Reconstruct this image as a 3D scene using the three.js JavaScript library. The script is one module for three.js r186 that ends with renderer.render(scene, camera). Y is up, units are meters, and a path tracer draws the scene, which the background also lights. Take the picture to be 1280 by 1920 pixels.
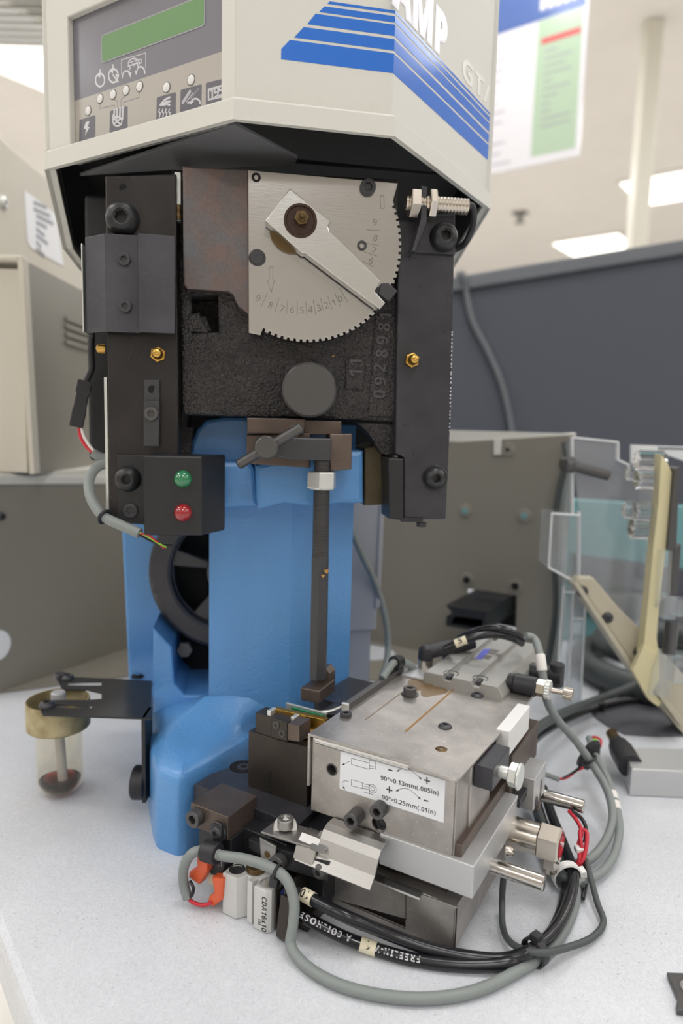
import * as THREE from 'three';
import { mergeGeometries, toCreasedNormals } from 'three/addons/utils/BufferGeometryUtils.js';
import { RoundedBoxGeometry } from 'three/addons/geometries/RoundedBoxGeometry.js';
import { FontLoader } from 'three/addons/loaders/FontLoader.js';
import { TextGeometry } from 'three/addons/geometries/TextGeometry.js';
import { RectAreaLightUniformsLib } from 'three/addons/lights/RectAreaLightUniformsLib.js';

// ---------------------------------------------------------------- camera, light level, exposure
const rad = THREE.MathUtils.degToRad;
const EYE = new THREE.Vector3(0, 0.26, 0);
const camera = new THREE.PerspectiveCamera(2 * Math.atan(960 / 1280) * 180 / Math.PI, 2 / 3, 0.02, 60);
camera.position.copy(EYE);
camera.rotation.set(rad(-7), 0, rad(1.5), 'XYZ');
camera.focus = 0.372;
camera.userData.fStop = 5.4;
camera.updateMatrixWorld(true);
const scene = new THREE.Scene();
scene.background = new THREE.Color(0x000000);
const renderer = new THREE.WebGLRenderer({ antialias: true });
renderer.toneMapping = THREE.LinearToneMapping;
renderer.toneMappingExposure = 1.07;
renderer.shadowMap.enabled = true;
RectAreaLightUniformsLib.init();
const CEIL = 1.95, FLOOR = -0.74, LAMP = 6.2;
const LAMP_X = [-5.2, -3.35, -1.5, 0.35, 2.2, 4.05], LAMP_Z = [-7.85, -6.35, -4.85, -3.35, -1.85, -0.35, 1.15, 2.65];

// ---------------------------------------------------------------- frames (a yawed local system in mm on the table)
const V = (x, y, z) => new THREE.Vector3(x, y, z);
const mm = 0.001;
function rayOf(px, py) { return V((px - 640) / 1280, (960 - py) / 1280, -1).applyQuaternion(camera.quaternion); }
class Frame {
  constructor(o, yaw) { this.o = V(...o); this.yaw = rad(yaw); this.m = new THREE.Matrix4().makeRotationY(this.yaw).setPosition(this.o); this.inv = this.m.clone().invert(); }
  at(px, py, axis, v) {                      // the point (mm) that lies on the local plane axis = v in the photograph's direction
    const e = EYE.clone().applyMatrix4(this.inv), d = rayOf(px, py).applyAxisAngle(V(0, 1, 0), -this.yaw);
    return e.addScaledVector(d, (v * mm - e[axis]) / d[axis]).multiplyScalar(1000);
  }
  x(px, py, v = 0) { return this.at(px, py, 'x', v); }
  y(px, py, v = 0) { return this.at(px, py, 'y', v); }
  z(px, py, v = 0) { return this.at(px, py, 'z', v); }
  xy(list, v = 0) { return list.map(([a, b]) => { const p = this.z(a, b, v); return [p.x, p.y]; }); }
  xz(list, v = 0) { return list.map(([a, b]) => { const p = this.y(a, b, v); return [p.x, p.z]; }); }
  zy(list, v = 0) { return list.map(([a, b]) => { const p = this.x(a, b, v); return [p.z, p.y]; }); }
  world(p) { return V(p[0] * mm, p[1] * mm, p[2] * mm).applyMatrix4(this.m); }
}
const WF = new Frame([0, 0, 0], 0), PF = new Frame([0, 0, -0.42], 8), CF = new Frame([0, 0, 0], -30);
const AO = WF.y(600, 1690, 0);
const AF = new Frame([AO.x * mm, 0, AO.z * mm], -30);
// list of photo points in a zoomed crop -> photo points
const zc = (s, ox, oy, list) => list.map(([a, b]) => [ox + a / s, oy + b / s]);

// ---------------------------------------------------------------- random and textures
let seed = 7;
const rnd = () => { seed = (seed * 1664525 + 1013904223) >>> 0; return seed / 4294967296; };
function valueNoise(period, salt) {
  const t = new Float32Array(period * period); let s = salt * 9301 + 49297;
  for (let i = 0; i < t.length; i++) { s = (s * 1664525 + 1013904223) >>> 0; t[i] = s / 4294967296; }
  const q = (a) => a * a * (3 - 2 * a);
  return (u, v) => {
    const x = u * period, y = v * period, x0 = Math.floor(x), y0 = Math.floor(y), fx = q(x - x0), fy = q(y - y0);
    const g = (i, j) => t[((j % period + period) % period) * period + (i % period + period) % period];
    return (g(x0, y0) * (1 - fx) + g(x0 + 1, y0) * fx) * (1 - fy) + (g(x0, y0 + 1) * (1 - fx) + g(x0 + 1, y0 + 1) * fx) * fy;
  };
}
function tex(n, tile, srgb, f) {               // f(u, v) -> grey or [r, g, b], 0..1
  const d = new Uint8Array(n * n * 4);
  for (let j = 0; j < n; j++) for (let i = 0; i < n; i++) {
    const r = f(i / n, j / n), c = Array.isArray(r) ? r : [r, r, r];
    for (let k = 0; k < 3; k++) d[(j * n + i) * 4 + k] = Math.max(0, Math.min(255, Math.round(c[k] * 255)));
    d[(j * n + i) * 4 + 3] = 255;
  }
  const t = new THREE.DataTexture(d, n, n);
  t.wrapS = t.wrapT = THREE.RepeatWrapping; t.magFilter = THREE.LinearFilter; t.minFilter = THREE.LinearMipmapLinearFilter;
  if (srgb) t.colorSpace = THREE.SRGBColorSpace;
  t.repeat.set(1 / tile, 1 / tile); t.needsUpdate = true;
  return t;
}
const n4 = valueNoise(4, 1), n8 = valueNoise(8, 2), n16 = valueNoise(16, 3), n32 = valueNoise(32, 4), n64 = valueNoise(64, 5), n128 = valueNoise(128, 6), n256 = valueNoise(256, 7);
const fbm = (u, v) => (n8(u, v) + 0.5 * n16(u, v) + 0.25 * n32(u, v) + 0.12 * n64(u, v)) / 1.87;
const castBump = tex(512, 0.05, false, (u, v) => 0.55 * n64(u, v) + 0.35 * n32(u * 1, v) + 0.25 * n128(u, v));
const peelBump = tex(256, 0.03, false, (u, v) => 0.6 * n32(u, v) + 0.4 * n16(u, v));
const fineBump = tex(256, 0.02, false, (u, v) => 0.5 * n64(u, v) + 0.5 * n128(u, v));
const brush = tex(512, 0.06, false, (u, v) => 0.5 * n256(u * 0.06, v) + 0.3 * n128(u * 0.1, v) + 0.2 * n64(u, v));
const smudge = tex(256, 0.12, true, (u, v) => { const a = 0.72 + 0.28 * fbm(u, v) + (n128(u, v) > 0.93 ? 0.12 : 0); return [a, a * 0.985, a * 0.97]; });
const dustRough = tex(256, 0.1, false, (u, v) => 0.75 + 0.4 * (fbm(u, v) - 0.5));
const heatTint = tex(256, 0.07, true, (u, v) => {
  const a = fbm(u, v), b = n8(v, u + 0.3), c = n64(u, v) * 0.03;
  const mix = (p, q, t) => p.map((x, i) => x + (q[i] - x) * Math.max(0, Math.min(1, t)));
  let col = mix([0.42, 0.40, 0.40], [0.46, 0.40, 0.385], (a - 0.35) * 3);
  col = mix(col, [0.40, 0.43, 0.46], (b - 0.6) * 1.6);
  return col.map((x) => x + c - 0.015);
});
const tableColor = tex(1024, 0.15, true, (u, v) => {
  const a = 0.84 + 0.03 * (fbm(u, v) - 0.5), g = n256(u, v), h = n128(v, u), k = n256(v + 0.37, u), m = n64(u + 0.4, v);
  const d = 0.05 * (g - 0.5) + 0.04 * (k - 0.5) + 0.03 * (h - 0.5) + (g > 0.84 ? -0.13 * Math.min(1, (g - 0.84) * 10) : 0) + (k > 0.9 ? -0.09 : 0) + (h > 0.95 ? -0.12 : 0) + (m > 0.985 ? -0.1 : 0);
  return [a + d - 0.01, a + d, a + d + 0.02];
});
const ceilColor = tex(256, 2.4, true, (u, v) => { const a = 0.955 + 0.03 * (fbm(u, v) - 0.5); return [a, a * 0.975, a * 0.95]; });
const floorColor = tex(256, 1.2, true, (u, v) => { const a = 0.93 + 0.06 * (fbm(u, v) - 0.5); return [a, a * 0.985, a * 0.955]; });
const greaseMap = tex(256, 0.12, true, (u, v) => { const a = fbm(u, v), t = Math.max(0, Math.min(1, (a - 0.35) * 2.4)); return [0.78 - 0.24 * t, 0.74 - 0.27 * t, 0.62 - 0.3 * t]; });

const M = {};
const std = (name, o) => { const m = new THREE.MeshPhysicalMaterial(o); m.name = name; M[name] = m; return m; };
const C = (h) => new THREE.Color(h);
std('cream', { color: C('#dbd9d1'), roughness: 0.5, bumpMap: fineBump, bumpScale: 0.00006 });
std('creamBox', { color: C('#cfc8ba'), roughness: 0.55, bumpMap: fineBump, bumpScale: 0.00004 });
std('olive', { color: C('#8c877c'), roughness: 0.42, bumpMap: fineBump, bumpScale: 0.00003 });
std('hoodInside', { color: C('#1d1f22'), roughness: 0.6 });
std('shelfGrey', { color: C('#78787b'), roughness: 0.5 });
std('black', { color: C('#47484f'), roughness: 0.42, metalness: 0.25, map: smudge, roughnessMap: dustRough, bumpMap: fineBump, bumpScale: 0.00002 });
std('blackBrown', { color: C('#393637'), roughness: 0.4, metalness: 0.35, map: smudge, roughnessMap: dustRough, bumpMap: fineBump, bumpScale: 0.00002 });
std('blackSheet', { color: C('#54555e'), roughness: 0.34, metalness: 0.25, map: smudge, bumpMap: fineBump, bumpScale: 0.00001 });
std('sheetSatin', { color: C('#b0aeab'), roughness: 0.38, metalness: 0.92, bumpMap: brush, bumpScale: 0.00002 });
std('score', { color: C('#94703c'), roughness: 0.6 });
std('blackPaint', { color: C('#232427'), roughness: 0.36, bumpMap: fineBump, bumpScale: 0.00002 });
std('oxide', { color: C('#47474a'), roughness: 0.38, metalness: 0.4 });
std('oxideGrey', { color: C('#5b5a5a'), roughness: 0.4, metalness: 0.6 });
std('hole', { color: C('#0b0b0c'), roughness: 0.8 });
std('cast', { color: C('#474546'), roughness: 0.46, metalness: 0.2, map: smudge, bumpMap: castBump, bumpScale: 0.0016 });
std('castText', { color: C('#4c494b'), roughness: 0.46, metalness: 0.2, bumpMap: castBump, bumpScale: 0.0003 });
std('heat', { color: C('#ffffff'), roughness: 0.42, metalness: 0.55, map: heatTint, bumpMap: fineBump, bumpScale: 0.00003 });
std('brownSteel', { color: C('#776b64'), roughness: 0.42, metalness: 0.6, map: smudge, bumpMap: brush, bumpScale: 0.00002 });
std('toolSteel', { color: C('#4d4844'), roughness: 0.42, metalness: 0.55, map: smudge, bumpMap: brush, bumpScale: 0.00003 });
std('steel', { color: C('#cfcfce'), roughness: 0.27, metalness: 1, bumpMap: brush, bumpScale: 0.00002 });
std('steelSatin', { color: C('#c0bebc'), roughness: 0.22, metalness: 1, bumpMap: brush, bumpScale: 0.000012 });
std('coverSteel', { color: C('#cbc9c7'), roughness: 0.42, metalness: 0.8, map: smudge, bumpMap: fineBump, bumpScale: 0.00002 });
std('polished', { color: C('#c8c4be'), roughness: 0.16, metalness: 1 });
std('nickel', { color: C('#c9c1b6'), roughness: 0.24, metalness: 1 });
std('zinc', { color: C('#dcdedb'), roughness: 0.4, metalness: 0.75 });
std('alu', { color: C('#c9cacb'), roughness: 0.48, metalness: 0.7, bumpMap: brush, bumpScale: 0.00004 });
std('aluGrey', { color: C('#a8a7a3'), roughness: 0.5, metalness: 0.45, bumpMap: fineBump, bumpScale: 0.00003 });
std('aluWhite', { color: C('#d5d4d1'), roughness: 0.5, metalness: 0.25 });
std('brass', { color: C('#cfa75a'), roughness: 0.3, metalness: 1 });
std('brassDirty', { color: C('#6d5a3c'), roughness: 0.42, metalness: 0.8 });
std('oliveSteel', { color: C('#635a45'), roughness: 0.5, metalness: 0.4, map: smudge });
std('rust', { color: C('#3f2b22'), roughness: 0.6, metalness: 0.3 });
std('gold', { color: C('#b78f42'), roughness: 0.32, metalness: 0.9 });
std('blue', { color: C('#5c97d3'), roughness: 0.34, bumpMap: peelBump, bumpScale: 0.00022, clearcoat: 0.3, clearcoatRoughness: 0.2 });
std('stickerBlue', { color: C('#2f74d6'), roughness: 0.12 });
std('stickerWhite', { color: C('#f4f3fa'), roughness: 0.3 });
std('stickerFaint', { color: C('#e6e4dc'), roughness: 0.35 });
std('engrave', { color: C('#77736d'), roughness: 0.6, metalness: 0.4 });
std('panelGrey', { color: C('#7d7a82'), roughness: 0.28 });
std('guardShade', { color: C('#5a5b61'), roughness: 0.5, bumpMap: fineBump, bumpScale: 0.00005 });  // tone of the shade painted on the worktop under the clear guard
std('rubber', { color: C('#26262a'), roughness: 0.45 });
std('hose', { color: C('#1c1d21'), roughness: 0.22 });
std('cableGrey', { color: C('#858b89'), roughness: 0.48, bumpMap: fineBump, bumpScale: 0.00003 });
std('cableDark', { color: C('#4b5050'), roughness: 0.5 });
std('wireRed', { color: C('#cc2f3e'), roughness: 0.4 });
std('wireBlack', { color: C('#1f1f22'), roughness: 0.4 });
std('wireWhite', { color: C('#e6e2dd'), roughness: 0.45 });
std('wireGreen', { color: C('#9bd84a'), roughness: 0.45 });
std('orange', { color: C('#e0643c'), roughness: 0.4 });
std('whitePlastic', { color: C('#e9e8e6'), roughness: 0.35 });
std('labelWhite', { color: C('#eeeef0'), roughness: 0.5 });
std('labelTan', { color: C('#e8dfc4'), roughness: 0.6 });
std('printBlack', { color: C('#1e1e20'), roughness: 0.6 });
std('printGrey', { color: C('#a2a2a8'), roughness: 0.6 });
std('printWhite', { color: C('#d8d8dc'), roughness: 0.5 });
std('logoBlue', { color: C('#5a63c8'), roughness: 0.4 });
std('glass', { color: C('#fbf9f3'), roughness: 0.02, transmission: 1, thickness: 0, ior: 1.5 });
std('oil', { color: C('#ffffff'), roughness: 0.03, transmission: 1, thickness: 0.01, ior: 1.45, attenuationColor: C('#8a1408'), attenuationDistance: 0.007 });
std('collar', { color: C('#e2dfd2'), roughness: 0.4, map: greaseMap, metalness: 0.3 });
std('acrylic', { color: C('#f4f6f8'), roughness: 0.04, transmission: 0.88, thickness: 0, ior: 1.49 });
std('acrylicEdge', { color: C('#f2f4f5'), roughness: 0.3, transmission: 0.2, thickness: 0 });
std('clearSolid', { color: C('#f2f4f6'), roughness: 0.03, transmission: 1, thickness: 0.01, ior: 1.49 });
std('tape', { color: C('#e9deb2'), roughness: 0.45, transmission: 0.15, thickness: 0 });
std('barBeige', { color: C('#c2bba6'), roughness: 0.5 });
std('ledGreen', { color: C('#1f7a4d'), roughness: 0.1, clearcoat: 1 });
std('ledRed', { color: C('#9c1420'), roughness: 0.1, clearcoat: 1 });
std('teal', { color: C('#6fa0a4'), roughness: 0.55 });
std('slate', { color: C('#4a4e58'), roughness: 0.6, bumpMap: fineBump, bumpScale: 0.0001 });
std('slateRail', { color: C('#6a6d72'), roughness: 0.5 });
std('table', { color: C('#ffffff'), roughness: 0.42, map: tableColor, bumpMap: fineBump, bumpScale: 0.00003 });
std('ceilingTile', { color: C('#ffffff'), roughness: 0.9, map: ceilColor });
std('floorTile', { color: C('#ffffff'), roughness: 0.5, map: floorColor });
std('wall', { color: C('#f2eee6'), roughness: 0.85 });
std('pole', { color: C('#e8e4d6'), roughness: 0.35 });
std('lampFrame', { color: C('#f2f0ea'), roughness: 0.5 });
std('lampGlow', { color: C('#ffffff'), roughness: 0.6, emissive: C('#fff8ee'), emissiveIntensity: 2.2 });
std('ventGrey', { color: C('#8d8b86'), roughness: 0.6 });
std('signWhite', { color: C('#e8e6ea'), roughness: 0.16 });
std('signBlue', { color: C('#5a72ac'), roughness: 0.16 });
std('signGreen', { color: C('#b7ccb2'), roughness: 0.16 });
std('signRed', { color: C('#d36a6c'), roughness: 0.16 });
std('chip', { color: C('#b98a4a'), roughness: 0.5 });
std('stain', { color: C('#8a6a35'), roughness: 0.45, transparent: true, opacity: 0.55 });
std('dullPlate', { color: C('#b6b6ba'), roughness: 0.45, metalness: 0.2 });

// ---------------------------------------------------------------- geometry helpers (mm, in a thing's frame)
function boxUV(g) {
  const p = g.attributes.position, n = g.attributes.normal, uv = new Float32Array(p.count * 2);
  for (let i = 0; i < p.count; i += 3) {
    let a = 0, b = 0, c = 0;
    for (let k = 0; k < 3; k++) { a += Math.abs(n.getX(i + k)); b += Math.abs(n.getY(i + k)); c += Math.abs(n.getZ(i + k)); }
    for (let k = 0; k < 3; k++) {
      const x = p.getX(i + k) * mm, y = p.getY(i + k) * mm, z = p.getZ(i + k) * mm, j = (i + k) * 2;
      if (b >= a && b >= c) { uv[j] = x; uv[j + 1] = z; } else if (a >= c) { uv[j] = z; uv[j + 1] = y; } else { uv[j] = x; uv[j + 1] = y; }
    }
  }
  g.setAttribute('uv', new THREE.BufferAttribute(uv, 2));
}
function fin(geos, base, keepUV) {
  const gs = [].concat(geos).flat(9).map((g) => {
    g = g.index ? g.toNonIndexed() : g.clone();
    for (const k of Object.keys(g.attributes)) if (!['position', 'normal'].includes(k) && !(keepUV && k === 'uv')) g.deleteAttribute(k);
    g.morphAttributes = {}; g.clearGroups();
    return g;
  });
  const g = gs.length > 1 ? mergeGeometries(gs) : gs[0];
  if (!keepUV) boxUV(g);
  g.translate(-base[0], -base[1], -base[2]); g.scale(mm, mm, mm);
  return g;
}
const used = {};
function numbered(n) { used[n] = (used[n] ?? -1) + 1; return used[n] ? n + '_' + String(used[n]).padStart(3, '0') : n; }
const BASE = new Map();
function tag(o, label, category, group) { o.userData.label = label; o.userData.category = category; if (group) o.userData.group = group; return o; }
function place(o, frame, base) { o.position.copy(frame.world(base)); o.rotation.y = frame.yaw; scene.add(o); BASE.set(o, base); }
function thing(name, frame, base, label, category, group) { const o = new THREE.Group(); o.name = numbered(name); place(o, frame, base); return tag(o, label, category, group); }
function shadow(m) { m.castShadow = true; m.receiveShadow = true; return m; }
function part(parent, name, geos, mat, label, keepUV) {
  const base = BASE.get(parent), m = shadow(new THREE.Mesh(fin(geos, base, keepUV), typeof mat === 'string' ? M[mat] : mat));
  m.name = name; parent.add(m); BASE.set(m, base); if (label) m.userData.label = label;
  return m;
}
function solo(name, frame, base, geos, mat, label, category, group) {
  const m = shadow(new THREE.Mesh(fin(geos, base), M[mat])); m.name = numbered(name); place(m, frame, base);
  return tag(m, label, category, group);
}
function struct(name, frame, base, geos, mat) { const m = shadow(new THREE.Mesh(fin(geos, base), M[mat])); m.name = name; place(m, frame, base); m.userData.kind = 'structure'; return m; }

function bx(x0, x1, y0, y1, z0, z1, r = 0.6) {
  const w = Math.abs(x1 - x0), h = Math.abs(y1 - y0), d = Math.abs(z1 - z0), rr = Math.min(r, w * 0.45, h * 0.45, d * 0.45);
  const g = rr > 0 ? new RoundedBoxGeometry(w, h, d, 2, rr) : new THREE.BoxGeometry(w, h, d);
  return g.translate((x0 + x1) / 2, (y0 + y1) / 2, (z0 + z1) / 2);
}
function shapeOf(pts, holes = []) {
  const s = new THREE.Shape(pts.map(([a, b]) => new THREE.Vector2(a, b)));
  for (const h of holes) s.holes.push(new THREE.Path(h.map(([a, b]) => new THREE.Vector2(a, b))));
  return s;
}
function ex(pts, z0, z1, bev = 0.4, holes = []) {       // outline in x, y; from z0 (back) to z1 (front)
  const t = z1 - z0, b = Math.min(bev, t * 0.4);
  return new THREE.ExtrudeGeometry(shapeOf(pts, holes), { depth: t - 2 * b, bevelEnabled: b > 0, bevelSize: b, bevelThickness: b, bevelOffset: -b, bevelSegments: 2, curveSegments: 24 }).translate(0, 0, z0 + b);
}
const exPlan = (pts, y0, y1, bev = 0.4, holes = []) => ex(pts.map(([x, z]) => [x, -z]), y0, y1, bev, holes.map((h) => h.map(([x, z]) => [x, -z]))).rotateX(-Math.PI / 2);
const exSide = (pts, x0, x1, bev = 0.4, holes = []) => ex(pts.map(([z, y]) => [-z, y]), x0, x1, bev, holes.map((h) => h.map(([z, y]) => [-z, y]))).rotateY(Math.PI / 2);
const ring = (cx, cy, r, n = 40, a0 = 0) => Array.from({ length: n }, (_, i) => [cx + r * Math.cos(a0 + i / n * 2 * Math.PI), cy + r * Math.sin(a0 + i / n * 2 * Math.PI)]);
function orient(g, p, dir, roll = 0) {                  // local +z -> dir, origin -> p
  const d = V(...dir).normalize();
  if (roll) g.rotateZ(roll);
  g.applyQuaternion(new THREE.Quaternion().setFromUnitVectors(V(0, 0, 1), d));
  return g.translate(...p);
}
function lathe(prof, p, dir, seg = 40) { return orient(toCreasedNormals(new THREE.LatheGeometry(prof.map(([r, y]) => new THREE.Vector2(Math.max(r, 0.0001), y)), seg), 0.6).rotateX(Math.PI / 2), p, dir); }
function rod(p0, p1, r, c = 0.4, seg = 32, r1 = r) {    // a cylinder with chamfered ends
  const a = V(...p0), b = V(...p1), L = a.distanceTo(b);
  return lathe([[0, 0], [r - c, 0], [r, c], [r1, L - c], [r1 - c, L], [0, L]], p0, b.sub(a).toArray(), seg);
}
const hexPts = (r, a0 = 0) => ring(0, 0, r, 6, a0);
function socketHead(p, dir, R, h, roll = 0) {           // cylinder head with a hexagon socket
  const s = R * 0.52;
  return [orient(ex(ring(0, 0, R, 32), 0, h, R * 0.12, [hexPts(s)]), p, dir, roll), orient(new THREE.CircleGeometry(s * 1.02, 6).translate(0, 0, h * 0.35), p, dir, roll)];
}
function buttonHead(p, dir, R, h, roll = 0) {
  const s = R * 0.42;
  return [lathe([[R, 0], [R, h * 0.12], [R * 0.94, h * 0.45], [R * 0.8, h * 0.75], [R * 0.62, h * 0.93], [s * 1.15, h], [s, h * 0.97], [s, h * 0.4]], p, dir),
    orient(ex(ring(0, 0, s * 1.02, 24), h * 0.3, h * 0.9, 0.05, [hexPts(s * 0.9)]), p, dir, roll), orient(new THREE.CircleGeometry(s, 20).translate(0, 0, h * 0.32), p, dir)];
}
const hexNut = (p, dir, R, h, roll = 0, hole = 0) => orient(ex(hexPts(R), 0, h, R * 0.09, hole ? [ring(0, 0, hole, 24)] : []), p, dir, roll);
const greaseNipple = (p, dir, R) => [orient(ex(hexPts(R), 0, R * 0.7, R * 0.12), p, dir, 0.4), lathe([[0, 0], [R * 0.72, R * 0.6], [R * 0.66, R * 1.1], [R * 0.55, R * 1.3], [R * 0.62, R * 1.6], [R * 0.5, R * 1.95], [R * 0.22, R * 2.05], [R * 0.14, R * 1.95], [0, R * 1.9]], p, dir, 24)];
class Poly extends THREE.CatmullRomCurve3 { constructor(pts, t = 0.5) { super(pts.map((p) => p.isVector3 ? p.clone() : V(...p)), false, 'centripetal', t); } }
function tubeOn(curve, r, seg, sides = 14, cap = true) {
  const g = [new THREE.TubeGeometry(curve, seg, r, sides, false)];
  if (cap) for (const t of [0, 1]) { const d = curve.getTangentAt(t); if (!t) d.negate(); g.push(orient(new THREE.CircleGeometry(r, sides), curve.getPointAt(t).toArray(), d.toArray())); }
  return g;
}
const tube = (pts, r, seg = pts.length * 10, sides = 14) => tubeOn(new Poly(pts), r, seg, sides);
function quads(list) {                                  // flat-shaded polygons given by their corners
  const pos = [];
  for (const q of list) for (let i = 1; i < q.length - 1; i++) for (const k of [0, i, i + 1]) pos.push(...(q[k].isVector3 ? q[k].toArray() : q[k]));
  const g = new THREE.BufferGeometry(); g.setAttribute('position', new THREE.BufferAttribute(new Float32Array(pos), 3)); g.computeVertexNormals();
  return g;
}
// rings of corners (rounded by corner cutting, then splined upwards) skinned into one smooth solid
function loft(rings, cuts = 2, steps = 4) {
  const chaikin = (r) => r.flatMap((p, i) => { const q = r[(i + 1) % r.length]; return [p.clone().lerp(q, 0.13), p.clone().lerp(q, 0.87)]; });
  let rs = rings; for (let c = 0; c < cuts; c++) rs = rs.map(chaikin);
  const n = rs[0].length, out = [rs[0], rs[1]];
  const cols = Array.from({ length: n }, (_, i) => new THREE.CatmullRomCurve3(rs.slice(1).map((r) => r[i]), false, 'centripetal')), m = (rs.length - 2) * steps;
  for (let k = 1; k <= m; k++) out.push(cols.map((c) => c.getPoint(k / m)));
  const pos = [], idx = []; out.forEach((r) => r.forEach((p) => pos.push(p.x, p.y, p.z)));
  for (let k = 0; k < out.length - 1; k++) for (let i = 0; i < n; i++) { const a = k * n + i, b = k * n + (i + 1) % n; idx.push(a, b, b + n, a, b + n, a + n); }
  const g = new THREE.BufferGeometry(); g.setAttribute('position', new THREE.BufferAttribute(new Float32Array(pos), 3)); g.setIndex(idx);
  return toCreasedNormals(g, 0.75);
}
function prism(a, b) {                                  // two matching rings of corners joined: a solid
  const n = a.length, q = [a.slice().reverse(), b];
  for (let i = 0; i < n; i++) q.push([a[i], a[(i + 1) % n], b[(i + 1) % n], b[i]]);
  return quads(q);
}
const font = await new FontLoader().loadAsync('fonts/droid/droid_sans_bold.typeface.json');
const fontR = await new FontLoader().loadAsync('fonts/droid/droid_sans_regular.typeface.json');
function txt(s, size, depth, f = font, center = true) {
  const g = new TextGeometry(s, { font: f, size, depth, curveSegments: 4, bevelEnabled: false });
  g.computeBoundingBox(); const b = g.boundingBox;
  return center ? g.translate(-(b.min.x + b.max.x) / 2, -(b.min.y + b.max.y) / 2, 0) : g;
}
function inFrame(g, from, to) { g.scale(mm, mm, mm); g.applyMatrix4(from.m); g.applyMatrix4(to.inv); return g.scale(1000, 1000, 1000); }
// lettering bent round a hose: from distance d0 along the curve, running in direction sign, facing the side "out"
function hoseText(curve, s, d0, sign, size, R, out) {
  const L = curve.getLength(), res = []; let d = d0; const o = V(...out);
  for (const ch of s) {
    if (ch === ' ') { d += sign * size * 0.55; continue; }
    const g = txt(ch, size, 0.08, font, false); g.computeBoundingBox(); const w = g.boundingBox.max.x;
    const p = g.attributes.position;
    for (let i = 0; i < p.count; i++) {
      const t = Math.min(1, Math.max(0, (d + sign * p.getX(i)) / L)), c = curve.getPointAt(t), tan = curve.getTangentAt(t).multiplyScalar(sign);
      const n = o.clone().addScaledVector(tan, -o.dot(tan)).normalize(), up = n.clone().cross(tan), a = (p.getY(i) - size / 2) / R, q = c.addScaledVector(n, (R + 0.03 + p.getZ(i)) * Math.cos(a)).addScaledVector(up, (R + 0.03 + p.getZ(i)) * Math.sin(a));
      p.setXYZ(i, q.x, q.y, q.z);
    }
    g.computeVertexNormals(); res.push(g); d += sign * (w + size * 0.18);
  }
  return res;
}
function sleeve(curve, d0, d1, R) { const L = curve.getLength(), n = 8, pts = Array.from({ length: n + 1 }, (_, i) => curve.getPointAt((d0 + (d1 - d0) * i / n) / L)); return tubeOn(new Poly(pts), R, 12, 18); }

// ================================================================ the room
{
  struct('floor', WF, [0, FLOOR * 1000, 0], bx(-8000, 7500, FLOOR * 1000 - 60, FLOOR * 1000, -13000, 5000, 0), 'floorTile');
  struct('ceiling', WF, [0, CEIL * 1000, 0], bx(-8000, 7500, CEIL * 1000, CEIL * 1000 + 60, -13000, 5000, 0), 'ceilingTile');
  const y0 = FLOOR * 1000, y1 = CEIL * 1000;
  struct('wall_back', WF, [0, y0, -13000], bx(-8000, 7500, y0, y1, -13100, -13000, 0), 'wall');
  struct('wall_front', WF, [0, y0, 5000], bx(-8000, 7500, y0, y1, 5000, 5100, 0), 'wall');
  struct('wall_left', WF, [-8000, y0, 0], bx(-8100, -8000, y0, y1, -13000, 5000, 0), 'wall');
  struct('wall_right', WF, [7500, y0, 0], bx(7500, 7600, y0, y1, -13000, 5000, 0), 'wall');
}
// ceiling lamps: a square troffer each, with its light just under the glowing face
{
  let i = 0;
  const seen = { '2.2,-4.85': 'large square ceiling light shining behind the cream pole at upper right', '2.2,-6.35': 'small distant ceiling light just above the dark partition rail', '-1.5,-3.35': 'square ceiling light glowing beside the cream column at upper left' };
  for (const z of LAMP_Z) for (const x of LAMP_X) {
    const f = new Frame([x, CEIL, z], -38);
    const t = thing('ceiling_light', f, [0, 0, 0], seen[x + ',' + z] || 'square recessed ceiling light with white frame in the ceiling grid', 'ceiling light', 'square ceiling lights');
    part(t, 'frame', ex([[-310, -310], [310, -310], [310, 310], [-310, 310]], 0, 22, 2, [[[-285, -285], [285, -285], [285, 285], [-285, 285]]]).rotateX(Math.PI / 2), 'lampFrame');
    part(t, 'diffuser', bx(-284, 284, -14, -2, -284, 284, 0), 'lampGlow');
    const l = new THREE.RectAreaLight(0xf5f9ff, LAMP, 0.56, 0.56);
    l.position.set(x, CEIL - 0.018, z); l.rotation.set(-Math.PI / 2, 0, rad(-38)); l.castShadow = true; l.name = 'lamp_light_' + i++; scene.add(l);
  }
}
// table
const EDGE = (t) => [-166.5 - 617 * t, -315 - 787 * t];
{
  const p = [EDGE(-0.5), EDGE(1.15), [900, -1500], [1500, -1300], [1300, 250], [500, 300]];
  const t = thing('table', WF, [300, FLOOR * 1000, -500], 'white speckled laminate worktop with rounded edge under all the equipment', 'table');
  part(t, 'tabletop', exPlan(p, -32, 0, 5), 'table');
  for (const [x, z] of [[-560, -900], [700, -1250], [1150, 100], [450, 150]]) part(t, 'leg', bx(x - 25, x + 25, FLOOR * 1000, -32, z - 25, z + 25, 4), 'slateRail');
}
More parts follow.
